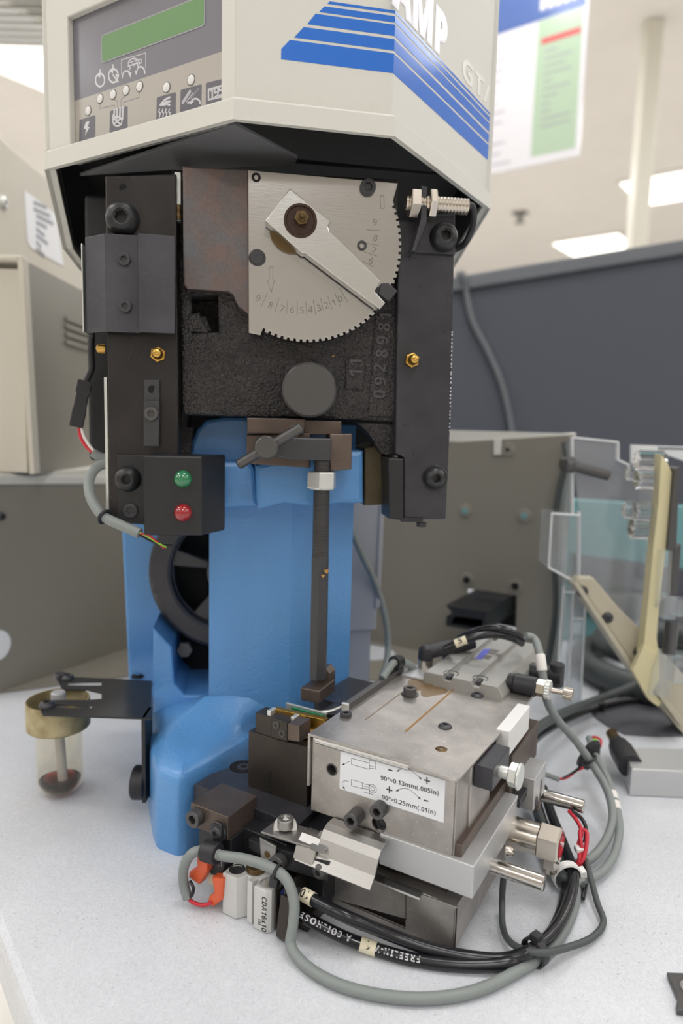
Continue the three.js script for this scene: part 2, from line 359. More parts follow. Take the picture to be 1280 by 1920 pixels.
// partition screen
{
  const Z = -1300, a = WF.z(848, 525, Z), b = WF.z(1280, 455, Z);
  const s = (b.y - a.y) / (b.x - a.x), X0 = -60, X1 = 1500, ya = a.y + s * (X0 - a.x), yb = a.y + s * (X1 - a.x);
  const t = thing('partition_screen', WF, [500, -80, Z], 'dark slate grey fabric partition screen with lighter top rail', 'partition');
  part(t, 'panel', ex([[X0, -80], [X1, -80], [X1, yb - 22], [X0, ya - 22]], Z - 30, Z, 2), 'slate');
  part(t, 'top_rail', ex([[X0, ya - 22], [X1, yb - 22], [X1, yb + 4], [X0, ya + 4]], Z - 42, Z + 12, 4), 'slateRail');
  const cp = [[868, 515], [873, 545], [885, 600], [915, 660], [940, 720], [958, 800], [962, 840]].map(([x, y], i) => WF.z(x, y, Z + (i ? 8 : 20)));
  solo('partition_cable', WF, [cp[6].x, cp[6].y, Z], tube([[cp[0].x - 4, cp[0].y + 8, Z - 10], ...cp], 5.5, 60), 'slateRail', 'thin grey cable hanging down the dark partition screen', 'cable');
}
// poles
solo('column', WF, [-1200, FLOOR * 1000, -3000], bx(-1260, -1120, FLOOR * 1000, CEIL * 1000, -3140, -3000, 6), 'pole', 'pale cream square column at upper left behind the press hood', 'column');
solo('service_pole', WF, [1200, FLOOR * 1000, -3000], bx(1192, 1262, FLOOR * 1000, CEIL * 1000, -3070, -3000, 8), 'pole', 'slim cream service pole rising beyond the dark partition', 'pole');
// ceiling vent
{
  const c = WF.y(32, 30, CEIL * 1000), t = thing('ceiling_vent', WF, [c.x, CEIL * 1000, c.z], 'grey ceiling air vent with slats in the top left corner', 'vent');
  part(t, 'frame', bx(c.x - 210, c.x + 210, CEIL * 1000 - 16, CEIL * 1000, c.z - 210, c.z + 210, 3), 'lampFrame');
  for (let i = 0; i < 7; i++) part(t, 'slat', bx(c.x - 180, c.x + 180, CEIL * 1000 - 24, CEIL * 1000 - 15, c.z - 180 + i * 54, c.z - 150 + i * 54, 2), 'ventGrey');
}
solo('ceiling_sprinkler', WF, (() => { const c = WF.y(975, 398, CEIL * 1000); return [c.x, CEIL * 1000, c.z]; })(), (() => { const c = WF.y(975, 398, CEIL * 1000); return lathe([[60, 0], [60, 12], [22, 18], [18, 70], [40, 74], [40, 78], [0, 78]], [c.x, CEIL * 1000, c.z], [0, -1, 0], 24); })(), 'ventGrey', 'small grey sprinkler head on the ceiling', 'sprinkler');
// hanging sign board, turned to the left, hung from the ceiling by two rods
{
  const SF = new Frame([0.42, 0, -2.4], -36), q = (px, py) => { const p = SF.z(px, py, 0); return [p.x, p.y]; };
  const bl = q(893, 338), br = q(1085, 292), tr = q(1098, -20), tl = [bl[0], tr[1] - 20];
  const t = thing('hanging_sign', SF, [(bl[0] + br[0]) / 2, bl[1], 0], 'large white laminated sign with blue band and green panel hanging overhead', 'sign');
  const x0 = q(840, 200)[0], x1 = br[0], y0 = br[1], y1 = q(1095, -70)[1];
  part(t, 'board', ex([[x0, y0], [x1, y0], [x1, y1], [x0, y1]], -8, 0, 2), 'signWhite');
  const h0 = q(1090, 12)[1], h1 = q(1090, -60)[1];
  part(t, 'blue_band', bx(x0 + 4, x1 - 8, h0, y1 - 6, 0, 1, 0), 'signBlue', 'blue header band');
  const gx = q(1000, 200)[0], gy0 = q(1080, 276)[1];
  part(t, 'green_panel', bx(gx, x1 - 14, gy0, h0 - 4, 0, 1, 0), 'signGreen', 'pale green printed panel');
  const ry = q(1050, 68)[1];
  part(t, 'red_strip', bx(gx + 14, x1 - 18, ry - 9, ry + 9, 1, 1.6, 0), 'signRed');
  const lines = [];
  for (let i = 0; i < 11; i++) { const y = ry - 34 - i * 22; lines.push(bx(gx + 26, gx + 50 + rnd() * 70, y, y + 5, 1, 1.5, 0)); }
  for (let i = 0; i < 12; i++) { const y = h0 - 50 - i * 32; lines.push(bx(x0 + 40, gx - 60 - rnd() * 90, y, y + 4, 0, 0.6, 0)); }
  part(t, 'print_line', lines, 'printGrey').userData.kind = 'stuff';
  part(t, 'header_print', [0, 1, 2, 3, 4].map((i) => bx(x1 - 150 + i * 24, x1 - 132 + i * 24, h0 + 26, h0 + 58, 1, 1.6, 0)), 'signWhite', 'white print on the blue band').userData.kind = 'stuff';
  for (const x of [x0 + 60, x1 - 60]) part(t, 'hanger_rod', rod([x, y1 - 2, -4], [x, CEIL * 1000, -4], 3), 'zinc');
}

// ================================================================ the crimping press (frame PF; z = 0 is the face of its black side plates)
const press = thing('crimping_press', PF, [-40, 0, -60], 'blue bench crimping press with cream hood and black ram head', 'crimping press');
{
  const P = (n, g, m, l, par = press) => part(par, n, g, m, l);
  const at = (px, py, z) => { const p = PF.z(px, py, z); return [p.x, p.y, z]; };
  const F = [0, 0, 1];
  // ---- blue cast frame: foot, neck, rear leg, ledge
  {
    const foot = [];
    const base = [[-113, 11], [-98, 22], [-92, 20], [-57, -24], [-48, -38], [16, -47], [16, -190], [-136, -190], [-134, -90]];
    const lv = (y, o, zo) => base.map(([x, z], i) => V(x + (i < 2 || i > 6 ? o : -o), y, z + (i < 5 ? zo : 0)));
    const at3 = (y, xs, zs) => xs.map((x, i) => V(x, y[i] ?? y[y.length - 1], zs[i]));
    const r0 = lv(0, 0, 0), r1 = lv(49, 0.5, -0.5), r2 = lv(52.5, 3, -4);
    const r3 = at3([60, 60, 60, 60, 62, 62, 58, 57, 57], [-108, -98, -90, -63, -50, 16, 16, -130, -128], [-24, -24, -24, -32, -41, -47, -190, -190, -90]), r4 = at3([74, 74, 74, 74, 74, 74, 60, 58, 58], [-86, -84, -80, -62, -46, 15.5, 15.5, -122, -86], [-44, -44, -44, -44, -45, -48, -190, -190, -90]);
    const r1b = lv(44, 0.2, 0); foot.push(loft([r0, r1b, lv(49.5, 1, -1.2), r2, r3, r4].map((r) => r.slice())));
    // neck: front block right of the opening, narrowing slightly, with a faint vertical fold
    const zN = -42, nk = PF.xy([[391, 1320], [388, 1000], [390, 800], [700, 800], [660, 960], [656, 1300]], zN);
    const foldX = PF.z(545, 1100, zN).x, yT = 262, yB = 60, xl = nk[0][0], xr = nk[5][0];
    const planN = (k) => [V(xl, k, zN - 3), V(foldX, k, zN + 1), V(xr, k, zN - 8), V(xr, k, -190), V(xl, k, -190)];
    foot.push(prism(planN(yB), planN(yT)));
    // rear body left of the opening
    const rl = PF.xy([[222, 960], [300, 960], [300, 1262], [241, 1276]], -112);
    foot.push(ex([[rl[3][0], rl[3][1]], [rl[3][0] + 2, rl[3][1] - 4], [-118, rl[3][1] - 4], [-118, 250], [rl[0][0], 250]], -190, -112, 2));
    const lf = PF.xy([[287, 1176], [287, 1345], [392, 1345], [392, 1304], [346, 1304], [327, 1283], [322, 1215]], -60);
    foot.push(ex(lf, -118, -60, 1.5));
    P('frame', foot, 'blue', 'glossy blue enamelled cast frame');
    // ledge under the ram head
    const zl = -14, led = PF.xy([[478, 872], [480, 935], [484, 956], [535, 944], [580, 950], [640, 944], [682, 944], [681, 845], [600, 845]], zl);
    P('ledge', [ex(led, -80, zl, 3)], 'blue', 'blue cast ledge with worn edge');
    const l2 = PF.xy([[366, 868], [412, 866], [470, 866], [478, 880], [484, 950], [420, 952], [370, 950]], zl - 8);
    P('ledge', [ex(l2, -80, zl - 8, 3)], 'blue', 'blue cast ledge with worn edge');
    const ar = PF.xy([[356, 868], [357, 835], [368, 806], [385, 788], [420, 782], [480, 782], [480, 870]], -36);
    P('bearing_boss', [ex(ar, -80, -36, 2.5)], 'blue');
    const br = PF.xy([[683, 840], [728, 830], [728, 946], [683, 948]], -22);
    P('bearing_block', [ex(br, -70, -22, 1)], 'oliveSteel', 'oil-stained olive steel block');
    P('frame_bolt', [...buttonHead([-141, 64, -112], [0, 1, 0], 5, 2)], 'hole');
  }
  // ---- opening with the black flywheel
  {
    const zc = -88, c = PF.z(432, 1072, zc), rO = Math.abs(PF.z(278, 1072, zc).x - c.x), rI = rO * 0.72;
    const hole = (a0, a1, r0, r1) => { const o = []; for (let i = 0; i <= 8; i++) { const a = a0 + (a1 - a0) * i / 8; o.push([c.x + r1 * Math.cos(a), c.y + r1 * Math.sin(a)]); } for (let i = 8; i >= 0; i--) { const a = a0 + (a1 - a0) * i / 8; o.push([c.x + r0 * Math.cos(a), c.y + r0 * Math.sin(a)]); } return o; };
    const holes = [0.12, 1.37, 2.62, 3.29, 4.0, 5.25].slice(0, 0);
    for (let k = 0; k < 5; k++) holes.push(hole(k * 1.2566 + 0.55, k * 1.2566 + 1.5, rO * 0.3, rI * 0.97));
    const wheel = [ex(ring(c.x, c.y, rI + 2, 72), zc - 12, zc - 5, 1, holes), ex(ring(c.x, c.y, rO, 72), zc - 22, zc + 2, 3, [ring(c.x, c.y, rI, 60)]), ex(ring(c.x, c.y, rO * 0.3, 40), zc - 14, zc + 1, 2)];
    const w = P('flywheel', wheel, 'black', 'black spoked flywheel inside the frame opening');
    P('wheel_bolt', [hexNut(at(347, 1215, zc - 2), F, 6, 6)], 'oxideGrey', null, w);
    P('inner_housing', [ex(PF.xy([[270, 985], [392, 985], [393, 1296], [345, 1300], [325, 1280], [322, 1190], [280, 1100]], -112), -170, -113, 1)], 'hole', 'black motor housing behind the flywheel');
  }
  // ---- cast iron ram head
  {
    const zf = -8, o = PF.xy([[340, 540], [342, 778], [470, 781], [640, 786], [741, 791], [746, 760], [746, 335], [466, 320], [345, 312]], zf);
    const pocket = PF.xy([[358, 556], [408, 552], [410, 622], [360, 624]], zf);
    P('ram_head', [ex(o, -60, zf, 1.5, [pocket]), bx(pocket[0][0] - 2, pocket[1][0] + 2, pocket[2][1] - 3, pocket[0][1] + 3, -40, -30, 0)], 'cast', 'rough black cast iron ram head');
    P('cast_lump', [ex(PF.xy([[340, 590], [372, 584], [392, 625], [342, 622]], zf + 1), -30, zf + 1, 3), ex(PF.xy([[362, 590], [385, 592], [398, 622], [380, 624]], zf - 6), -30, zf - 6, 2)], 'cast');
    const pad = PF.xy([[704, 590], [744, 594], [742, 782], [690, 780], [698, 680]], zf + 1.2);
    const pd = P('number_pad', [ex(pad, zf - 2, zf + 1.2, 0.7), ex(PF.xy([[648, 674], [684, 677], [681, 730], [648, 728]], zf + 1.6), zf - 2, zf + 1.6, 0.7)], 'cast', 'raised pad with cast lettering');
    const num = [];
    [['0', 710, 739], ['9', 712, 715], ['2', 711, 690], ['8', 715, 663], ['9', 716, 638], ['8', 719, 613], ['1', 722, 594]].forEach(([ch, x, y]) => { const p = PF.z(x, y, zf + 1.2); num.push(txt(ch, 7.4, 1.0).rotateZ(Math.PI / 2 - 0.05).translate(p.x, p.y, zf + 0.9)); });
    for (const [ch, x, y] of [['1', 666, 700], ['1', 666, 680]]) { const p = PF.z(x, y, zf + 1.6); num.push(txt(ch, 8, 1).rotateZ(Math.PI / 2).translate(p.x, p.y, zf + 1.3)); }
    P('cast_number', num, 'castText', null, pd);
    const kb = at(580, 731, 0), kR = Math.abs(at(631, 731, 8)[0] - at(529, 731, 8)[0]) / 2;
    P('boss', [ex(PF.xy([[533, 684], [560, 680], [600, 680], [628, 690], [630, 782], [524, 782]], zf + 3), -30, zf + 3, 2)], 'cast');
    const kc = at(580, 731, 9);
    P('pivot_pin', [rod([kc[0], kc[1], -12], [kc[0], kc[1], 9], kR, 1.2, 64)], 'oxideGrey', 'round dark steel pivot pin');
    const ch = at(624, 668, zf); P('chip', [bx(ch[0] - 0.7, ch[0] + 0.7, ch[1] - 0.5, ch[1] + 0.5, zf - 0.2, zf + 0.6, 0.3)], 'chip');
  }
  P('inner_web', [ex(PF.xy([[322, 318], [352, 318], [352, 800], [362, 800], [356, 866], [322, 866]], -26), -60, -26, 1)], 'cast');
  // ---- heat-tinted plate left of the sector
  {
    const o = PF.xy([[342, 311], [466, 317], [467, 590], [447, 575], [440, 562], [437, 553], [428, 547], [350, 542], [343, 534]], -1);
    P('ram_cover', [ex(o, -14, -1, 1)], 'heat', 'heat-tinted bare steel cover plate');
    P('shim', [bx(at(327, 330, -6)[0], at(339, 330, -6)[0], at(330, 414, -6)[1], at(330, 322, -6)[1], -12, -6, 0.3)], 'zinc');
    P('spring', [lathe([[2, 0], [2.4, 2], [1.6, 4], [2.4, 6], [1.8, 8], [0, 8]], at(334, 412, -5), [0, 1, 0], 16)], 'brassDirty');
  }
  // ---- toothed sector plate
  {
    const zt = 4, cc = PF.z(573, 453, zt), R = Math.abs(PF.z(754, 440, zt).x - cc.x);
    const pts = [PF.z(465, 318, zt), PF.z(746, 343, zt)].map((p) => [p.x, p.y]);
    const a0 = Math.atan2(PF.z(749, 372, zt).y - cc.y, PF.z(749, 372, zt).x - cc.x), eB = PF.z(488, 629, zt), a1 = Math.atan2(eB.y - cc.y, eB.x - cc.x);
    const out = [pts[0], pts[1]], step = rad(3.85), dep = 1.55;
    for (let a = a0; a > a1; a -= step) {
      const q = (r, b) => out.push([cc.x + r * Math.cos(b), cc.y + r * Math.sin(b)]);
      q(R, a); q(R, a - step * 0.58); q(R - dep * 0.8, a - step * 0.62); q(R - dep, a - step * 0.72); q(R - dep, a - step * 0.86); q(R - dep * 0.8, a - step * 0.96);
    }
    out.push([eB.x, eB.y], (() => { const p = PF.z(466, 624, zt); return [p.x, p.y]; })());
    const plate = P('sector_plate', [ex(out, -8, zt, 0.4)], 'steelSatin', 'satin steel sector plate with notched rim');
    // engraved scales
    const g = [];
    const nums = zc(2.56, 440, 300, [[112, 662], [172, 697], [228, 712], [275, 719], [322, 722], [363, 718], [404, 710], [440, 697], [474, 684], [506, 667]]);
    nums.forEach(([x, y], i) => { const p = PF.z(x, y, zt), a = -0.5 + i * 0.115; g.push(txt(String(9 - i), 3.6, 0.05, fontR).rotateZ(a).translate(p.x, p.y, zt)); });
    const line = (x0, y0, x1, y1) => { const [p, q] = PF.xy(zc(2.56, 440, 300, [[x0, y0], [x1, y1]]), zt); const dx = q[0] - p[0], dy = q[1] - p[1], L = Math.hypot(dx, dy), n = [-dy / L * 0.13, dx / L * 0.13]; g.push(ex([[p[0] + n[0], p[1] + n[1]], [q[0] + n[0], q[1] + n[1]], [q[0] - n[0], q[1] - n[1]], [p[0] - n[0], p[1] - n[1]]], zt, zt + 0.05, 0)); };
    for (const l of [[158, 640, 125, 705], [212, 663, 192, 732], [254, 674, 248, 740], [300, 678, 300, 748], [340, 678, 346, 748], [376, 672, 388, 744], [412, 664, 428, 735], [447, 656, 466, 716], [480, 640, 506, 704], [502, 615, 540, 680], [630, 335, 696, 338], [625, 398, 692, 412], [620, 440, 682, 463], [612, 484, 664, 514]]) line(...l);
    for (const l of [[165, 514, 165, 575], [182, 514, 182, 575], [165, 514, 182, 514], [165, 575, 156, 575], [182, 575, 191, 575], [156, 575, 174, 638], [191, 575, 174, 638], [698, 172, 700, 232], [715, 172, 717, 232], [698, 172, 715, 172], [700, 232, 717, 232]]) line(...l);
    zc(2.56, 440, 300, [[672, 298], [675, 374], [668, 434], [653, 484]]).forEach(([x, y], i) => { const p = PF.z(x, y, zt); g.push(txt(String(9 - i), 3.6, 0.05, fontR).rotateZ(-0.05 - i * 0.12).translate(p.x, p.y, zt)); });
    P('scale_engraving', g, 'engrave', null, plate);
    P('screw', socketHead(at(480, 333, zt - 0.3), F, 2.6, 0.6), 'hole', null, plate);
    P('screw', socketHead(at(689, 352, zt), F, 4.6, 3, 0.3), 'oxide', 'black socket screw in the shade', plate);
    P('screw', [rod(at(482, 484, zt - 0.5), at(482, 484, zt + 1), 4.9, 0.5), ...socketHead(at(482, 484, zt + 1), F, 3.2, 0.5, 0.2)], 'oxide', 'flat black socket screw', plate);
    P('screw', socketHead(at(678, 461, zt - 0.4), F, 2.9, 1.1, 0.2), 'oxide', null, plate);
    // hub disc behind the lever
    const hb = at(548, 432, zt); P('hub_disc', [rod([hb[0], hb[1], zt - 1], [hb[0], hb[1], zt + 2.5], 13.2, 0.6, 48)], 'brassDirty', 'oily brass hub disc', plate);
  }
  // ---- lever arm
  {
    const z1 = 15, z0 = 6.5, o = PF.xy(zc(2.56, 440, 300, [[265, 135], [460, 295], [447, 318], [455, 345], [482, 367], [700, 583], [672, 630], [722, 686], [696, 718], [352, 458], [340, 448], [322, 446], [145, 292]]), z1);
    const lv = P('lever_arm', [ex(o, z0, z1, 0.5)], 'steel', 'bright steel setting lever across the sector');
    const ky = PF.xy(zc(2.56, 440, 300, [[705, 590], [735, 588], [782, 628], [740, 680], [690, 640]]), z1 - 1);
    P('latch', [ex(ky, z0 - 3, z1 - 1, 0.6), bx(ky[4][0] - 1.5, ky[4][0] + 3, ky[4][1] - 1, ky[4][1] + 4, z0 - 2, z1 - 3, 0.5)], 'oxide', 'small black latch block at the tip', lv);
    const c = at(563, 414, z1);
    P('bushing', [lathe([[9.4, -1], [9.4, 0.3], [8.9, 0.7], [8, 0.7], [7.6, 0.1], [0, 0.1]], c, F, 48)], 'rust', 'rusty bushing', lv);
    P('grease_nipple', [orient(ex(hexPts(4.2), 0, 3.6, 0.5), [c[0] + 0.5, c[1] + 1, z1], F, 0.2), ...greaseNipple([c[0] + 0.6, c[1] + 1.2, z1 + 3], F, 2.7)], 'brassDirty', 'brass grease nipple', lv);
  }
  // ---- side plates
  {
    const lp = PF.xy([[197, 330], [330, 326], [331, 500], [334, 700], [335, 984], [204, 982], [202, 700]], 0);
    P('side_plate', [ex(lp, -20, 0, 1)], 'blackBrown', 'black-brown left side plate');
    P('motor_cover', [bx(PF.z(163, 700, -62).x, -118, PF.z(180, 864, -62).y, 405, -190, -62, 3)], 'hoodInside', 'dark motor cover behind the left plate');
    P('edge_sheet', [bx(lp[0][0] - 3.4, lp[0][0] - 1.6, PF.z(198, 962, -8).y, PF.z(198, 708, -8).y, -24, -5, 0.3)], 'zinc', 'thin grey sheet along the plate edge');
    const rp = PF.xy([[747, 412], [853, 412], [846, 760], [836, 974], [757, 974], [757, 858], [741, 850], [744, 640]], 0);
    P('side_plate', [ex(rp, -20, 0, 1.2)], 'black', 'black right side plate');
    P('edge_wear', Array.from({ length: 26 }, (_, i) => { const y = 620 + i * 7.4 + rnd() * 4, p = PF.z(851.5 - (y - 480) * 0.0265, y, -0.4); return bx(p.x - 0.4 - rnd() * 0.3, p.x + 0.1, p.y - 0.3 - rnd() * 0.7, p.y + 0.4, -0.9, 0.15, 0); }), 'printWhite', 'specks of worn bare edge').userData.kind = 'stuff';
    const bk = PF.xy([[728, 858], [757, 860], [757, 976], [730, 973]], 2);
    P('guide_block', [ex(bk, -26, 2, 1.2), bx(bk[1][0], bk[1][0] + 14, bk[2][1] - 1, bk[2][1] + 1.4, -16, 1.5, 0.5)], 'blackPaint', 'black guide block at the lower edge');
    P('nut', [hexNut(at(790, 979, -10), [0, -1, 0], 3.4, 3)], 'oxide');
    const rp1 = at(771, 676, 0), rp2 = at(297, 665, 0);
    P('grease_nipple', greaseNipple(rp1, F, 4.6), 'brass', 'brass grease nipple');
    P('grease_nipple', greaseNipple(rp2, F, 4.6), 'brass', 'brass grease nipple');
    P('side_screw', [lathe([[3, 0], [3, 2], [2.4, 4], [0, 5]], at(196, 654, -8), [-1, 0, 0.3], 20)], 'brass');
    P('bolt', buttonHead(at(230, 411, 0), F, 9.4, 6.5, 0.3), 'blackPaint', 'large black button-head bolt');
    P('bolt', buttonHead(at(240, 898, 3), F, 7.6, 6, 0.1), 'blackPaint', 'large black button-head bolt');
    P('bolt', buttonHead(at(831, 445, 2.2), F, 8.6, 6.5, 0.5), 'blackPaint', 'large black button-head bolt');
    P('washer', [rod(at(814, 896, 0), at(814, 896, 1.6), 8.2, 0.4)], 'blackPaint');
    P('bolt', buttonHead(at(814, 896, 1.6), F, 7, 5.5, 0.4), 'blackPaint', 'large black button-head bolt');
    P('screw', socketHead(at(245, 957, 3), F, 4.2, 1.4, 0.2), 'oxide');
    P('pin_hole', [rod(at(231, 353, -0.5), at(231, 353, 0.15), 2.2, 0.1)], 'hole');
  }
  // ---- folded black guard on the left plate
  {
    const y1 = PF.z(240, 441, 8).y, y0 = PF.z(240, 624, 8).y, X = (px, z) => PF.z(px, 530, z).x;
    const pr = [[X(157, 3), -2], [X(197, 9), 9], [X(258, 9), 9], [X(259, 14), 13.5], [X(327, 13), 13], [X(327, 11), 11], [X(263, 11), 11.5], [X(262, 8), 7], [X(196, 7), 7], [X(158, 1) + 1, -4]];
    P('folded_guard', [exPlan(pr, y0, y1, 0.5)], 'blackSheet', 'folded black sheet guard with two screws');
    P('guard_spacer', [bx(X(205, 5), X(255, 5), y0 + 6, y1 - 6, 0, 7.2, 0.3)], 'blackPaint');
    for (const [x, y] of [[233, 487], [235, 575]]) P('screw', socketHead(at(x, y, 9), F, 3.5, 2.2, x * 0.1), 'oxide', null);
    P('edge_sheet', [bx(X(153, -2), X(155.5, -2), PF.z(155, 622, -2).y, PF.z(155, 456, -2).y, -26, -2, 0.3)], 'zinc', 'thin light sheet edge behind the guard');
  }
  // ---- small clip
  {
    const a = PF.xy([[270, 712], [299, 712], [299, 760], [270, 760]], 3), b = PF.xy([[269, 752], [299, 752], [298, 838], [269, 837]], 6);
    P('clip', [ex(a, 0, 3, 0.5), ex(b, 0, 6, 0.6)], 'oxide', 'small dark clip screwed to the left plate');
    P('screw', socketHead(at(284, 776, 6), F, 3.9, 2.6, 0.2), 'oxideGrey', null);
    P('pin_hole', [rod(at(285, 730, 2.8), at(285, 730, 3.15), 2.3, 0.1)], 'hole');
  }
  // ---- LED box
  {
    const zf = 22, f = PF.xy([[269, 853], [378, 857], [382, 1010], [274, 1004]], zf), x2 = PF.z(421, 900, 3).x;
    const bot = [V(f[3][0], f[3][1], 3), V(f[3][0], f[3][1], zf), V(f[2][0], f[2][1], zf), V(x2, f[2][1] + 1, 2), V(x2, f[2][1] + 1, -6), V(f[3][0], f[3][1], -6)].map((v) => v);
    const top = [V(f[0][0], f[0][1], 3), V(f[0][0], f[0][1], zf), V(f[1][0], f[1][1], zf), V(x2, f[1][1] + 1, 2), V(x2, f[1][1] + 1, -6), V(f[0][0], f[0][1], -6)];
    const tri = (q) => [[q[1].x, q[1].z], [q[2].x, q[2].z], [q[3].x, q[3].z], [q[4].x, q[4].z], [q[5].x, q[5].z]];
    const bxm = P('indicator_box', [exPlan(tri(top), f[3][1], f[0][1], 1.2)], 'blackPaint', 'black indicator box with a green and a red light');
    for (const [x, y, m, n] of [[343, 898, 'ledGreen', 'green'], [343, 961, 'ledRed', 'red']]) P('indicator_light', [lathe([[5.1, 0], [5.1, 1.2], [4.9, 2.6], [4.2, 4.2], [3, 5.4], [1.5, 6.1], [0, 6.3]], at(x, y, zf), F, 32)], m, n + ' domed indicator light', bxm);
    const fl = PF.xy([[218, 853], [272, 853], [272, 984], [219, 980]], 3);
    P('box_flange', [ex(fl, 0, 3, 0.5)], 'blackPaint');
  }
  // ---- proximity sensor on its bracket at upper right
  {
    const y0 = PF.z(820, 478, 2).y, y1 = PF.z(820, 400, 2).y, xL = PF.z(793, 440, 2).x, xR = PF.z(853, 440, 2).x;
    const br = P('sensor_bracket', [ex(PF.xy([[775, 473], [797, 402], [853, 402], [853, 478]], 2.2), 0, 2.2, 0.4), ex(PF.xy([[790, 348], [801, 350], [800, 418], [778, 472], [773, 470], [789, 410]], 14), 0, 14, 0.5)], 'black', 'black angle bracket of the sensor');
    const c = at(835, 385, 10), q = at(760, 381, 10), yA = (c[1] + q[1]) / 2;
    const barrel = []; const xa = q[0], xb = at(876, 385, 10)[0];
    const prof = []; for (let x = 0; x < xb - xa; x += 1) prof.push([4.3 + (Math.floor(x) % 2 ? 0.35 : 0), x]);
    barrel.push(lathe([[0, 0], ...prof, [4.0, xb - xa], [0, xb - xa]], [xa, c[1], 10], [1, 0, 0], 32));
    P('sensor_barrel', barrel, 'nickel', 'threaded metal proximity sensor', br);
    P('nut', [hexNut([at(767, 380, 10)[0], c[1], 10], [1, 0, 0], 8.6, 5.6, 0.35)], 'nickel', null, br);
    P('nut', [hexNut([at(802, 380, 10)[0], c[1], 10], [1, 0, 0], 8.4, 4.4, 0.1)], 'nickel', null, br);
    P('sensor_cable', tube([[xb - 2, c[1], 10], at(884, 386, 8), at(888, 405, 4), at(884, 430, -2), at(872, 455, -8), at(850, 470, -24)], 1.9, 40), 'rubber', null, br);
  }
  // ---- clamp, spindle and adjusting handle under the ram head
  {
    const b1 = PF.xy([[463, 783], [572, 785], [570, 815], [463, 813]], 2), b2 = PF.xy([[462, 815], [582, 812], [582, 878], [462, 870]], 2), b3 = PF.xy([[618, 813], [660, 813], [659, 880], [619, 884]], 6);
    P('clamp_bar', [ex(b1, -16, 2, 0.7), ex(PF.xy([[570, 787], [640, 790], [640, 816], [570, 815]], -6), -18, -6, 0.5)], 'brownSteel', 'brown steel bar under the ram head');
    P('clamp_block', [ex(b2, -14, -1, 0.7), ex(b3, -14, 6, 0.8)], 'brownSteel', 'brown steel clamp block');
    P('clamp_finger', [ex(PF.xy([[512, 828], [545, 820], [622, 822], [620, 864], [545, 862], [512, 856]], 12), -2, 12, 0.9)], 'oxide', 'black clamp finger');
    const h0 = at(446, 872, 16), h1 = at(566, 801, 24), hc = at(499, 839, 22);
    P('tee_handle', [rod(h0, h1, 3.0, 0.8), rod([hc[0], hc[1], 2], [hc[0], hc[1], 26], 6.6, 0.8, 40)], 'oxideGrey', 'dark steel tee handle with sliding bar');
    const sx = at(603, 900, 4), sb = at(596, 1275, 4);
    const yN1 = at(603, 884, 4)[1], yN0 = at(603, 916, 4)[1], yT = at(601, 1042, 4)[1];
    const X = (y) => sx[0] + (sb[0] - sx[0]) * (y - sx[1]) / (sb[1] - sx[1]);
    const th = [[0, 0]], H = at(603, 828, 4)[1] - yT; for (let y = 0; y < H; y += 1.1) th.push([5.15, y], [5.15, y + 0.3], [4.7, y + 0.55], [4.7, y + 0.8]); th.push([0, H]);
    const sp = P('spindle', [lathe(th, [X(yT), yT, 4], [sx[0] - sb[0], sx[1] - sb[1], 0], 32)], 'oxideGrey', 'threaded black steel spindle');
    const yB = at(596, 1272, 4)[1], L = Math.hypot(X(yT) - X(yB), yT - yB);
    P('shank', [orient(ex([...hexPts(5.6, 0.1)], 0, L, 0.5), [X(yB), yB, 4], [X(yT) - X(yB), yT - yB, 0], 0.15)], 'oxide', 'plain shank with stamped marks', sp);
    P('hex_nut', [hexNut([X(yN0), yN0, 4], [0, 1, 0], 9.2, yN1 - yN0, 0.25), rod([X(yN0), yN0 - 0.6, 4], [X(yN0), yN0 + 1, 4], 7.4, 0.4)], 'zinc', 'bright zinc hexagon nut', sp);
    const fx = X(yB), fy0 = at(590, 1312, 8)[1], fy1 = at(590, 1288, 8)[1];
    P('foot_block', [inFrame(bx(-6.6, 6.6, fy0, fy1, -14, 9, 0.8), new Frame([0, 0, 0], -32), WF).translate(fx - 1, 0, 4), inFrame(ex([[-6, fy0 + 4], [6, fy0 + 4], [6, fy1 + 6], [3, fy1 + 9], [-3, fy1 + 9], [-6, fy1 + 6]], -16, -7, 0.8), new Frame([0, 0, 0], -32), WF).translate(fx - 1, 0, 4), rod([fx, fy0 - 2.5, 0], [fx, fy0, 0], 5, 0.5)], 'brownSteel', 'square-nosed foot block of the spindle', sp);
    const fk = at(612, 1072, 10); P('debris_flake', [orient(new THREE.TetrahedronGeometry(2.2), [fk[0], fk[1], 9.6], [0.3, 0.5, 1]), orient(new THREE.TetrahedronGeometry(1.6), [fk[0] - 2, fk[1] - 3, 9.4], [0.8, 0.1, 1])], 'chip', 'tan flake stuck on the shank', sp);
    P('side_lug', [ex(PF.xy([[668, 792], [736, 796], [736, 858], [715, 850], [690, 812]], -10), -30, -10, 1)], 'cast');
    P('gap_shade', [bx(at(326, 800, -84)[0], at(742, 800, -84)[0], at(500, 878, -84)[1], at(500, 740, -84)[1], -96, -84, 0)], 'hole');  // near-black plate painting the shade in the gap under the ram head
  }
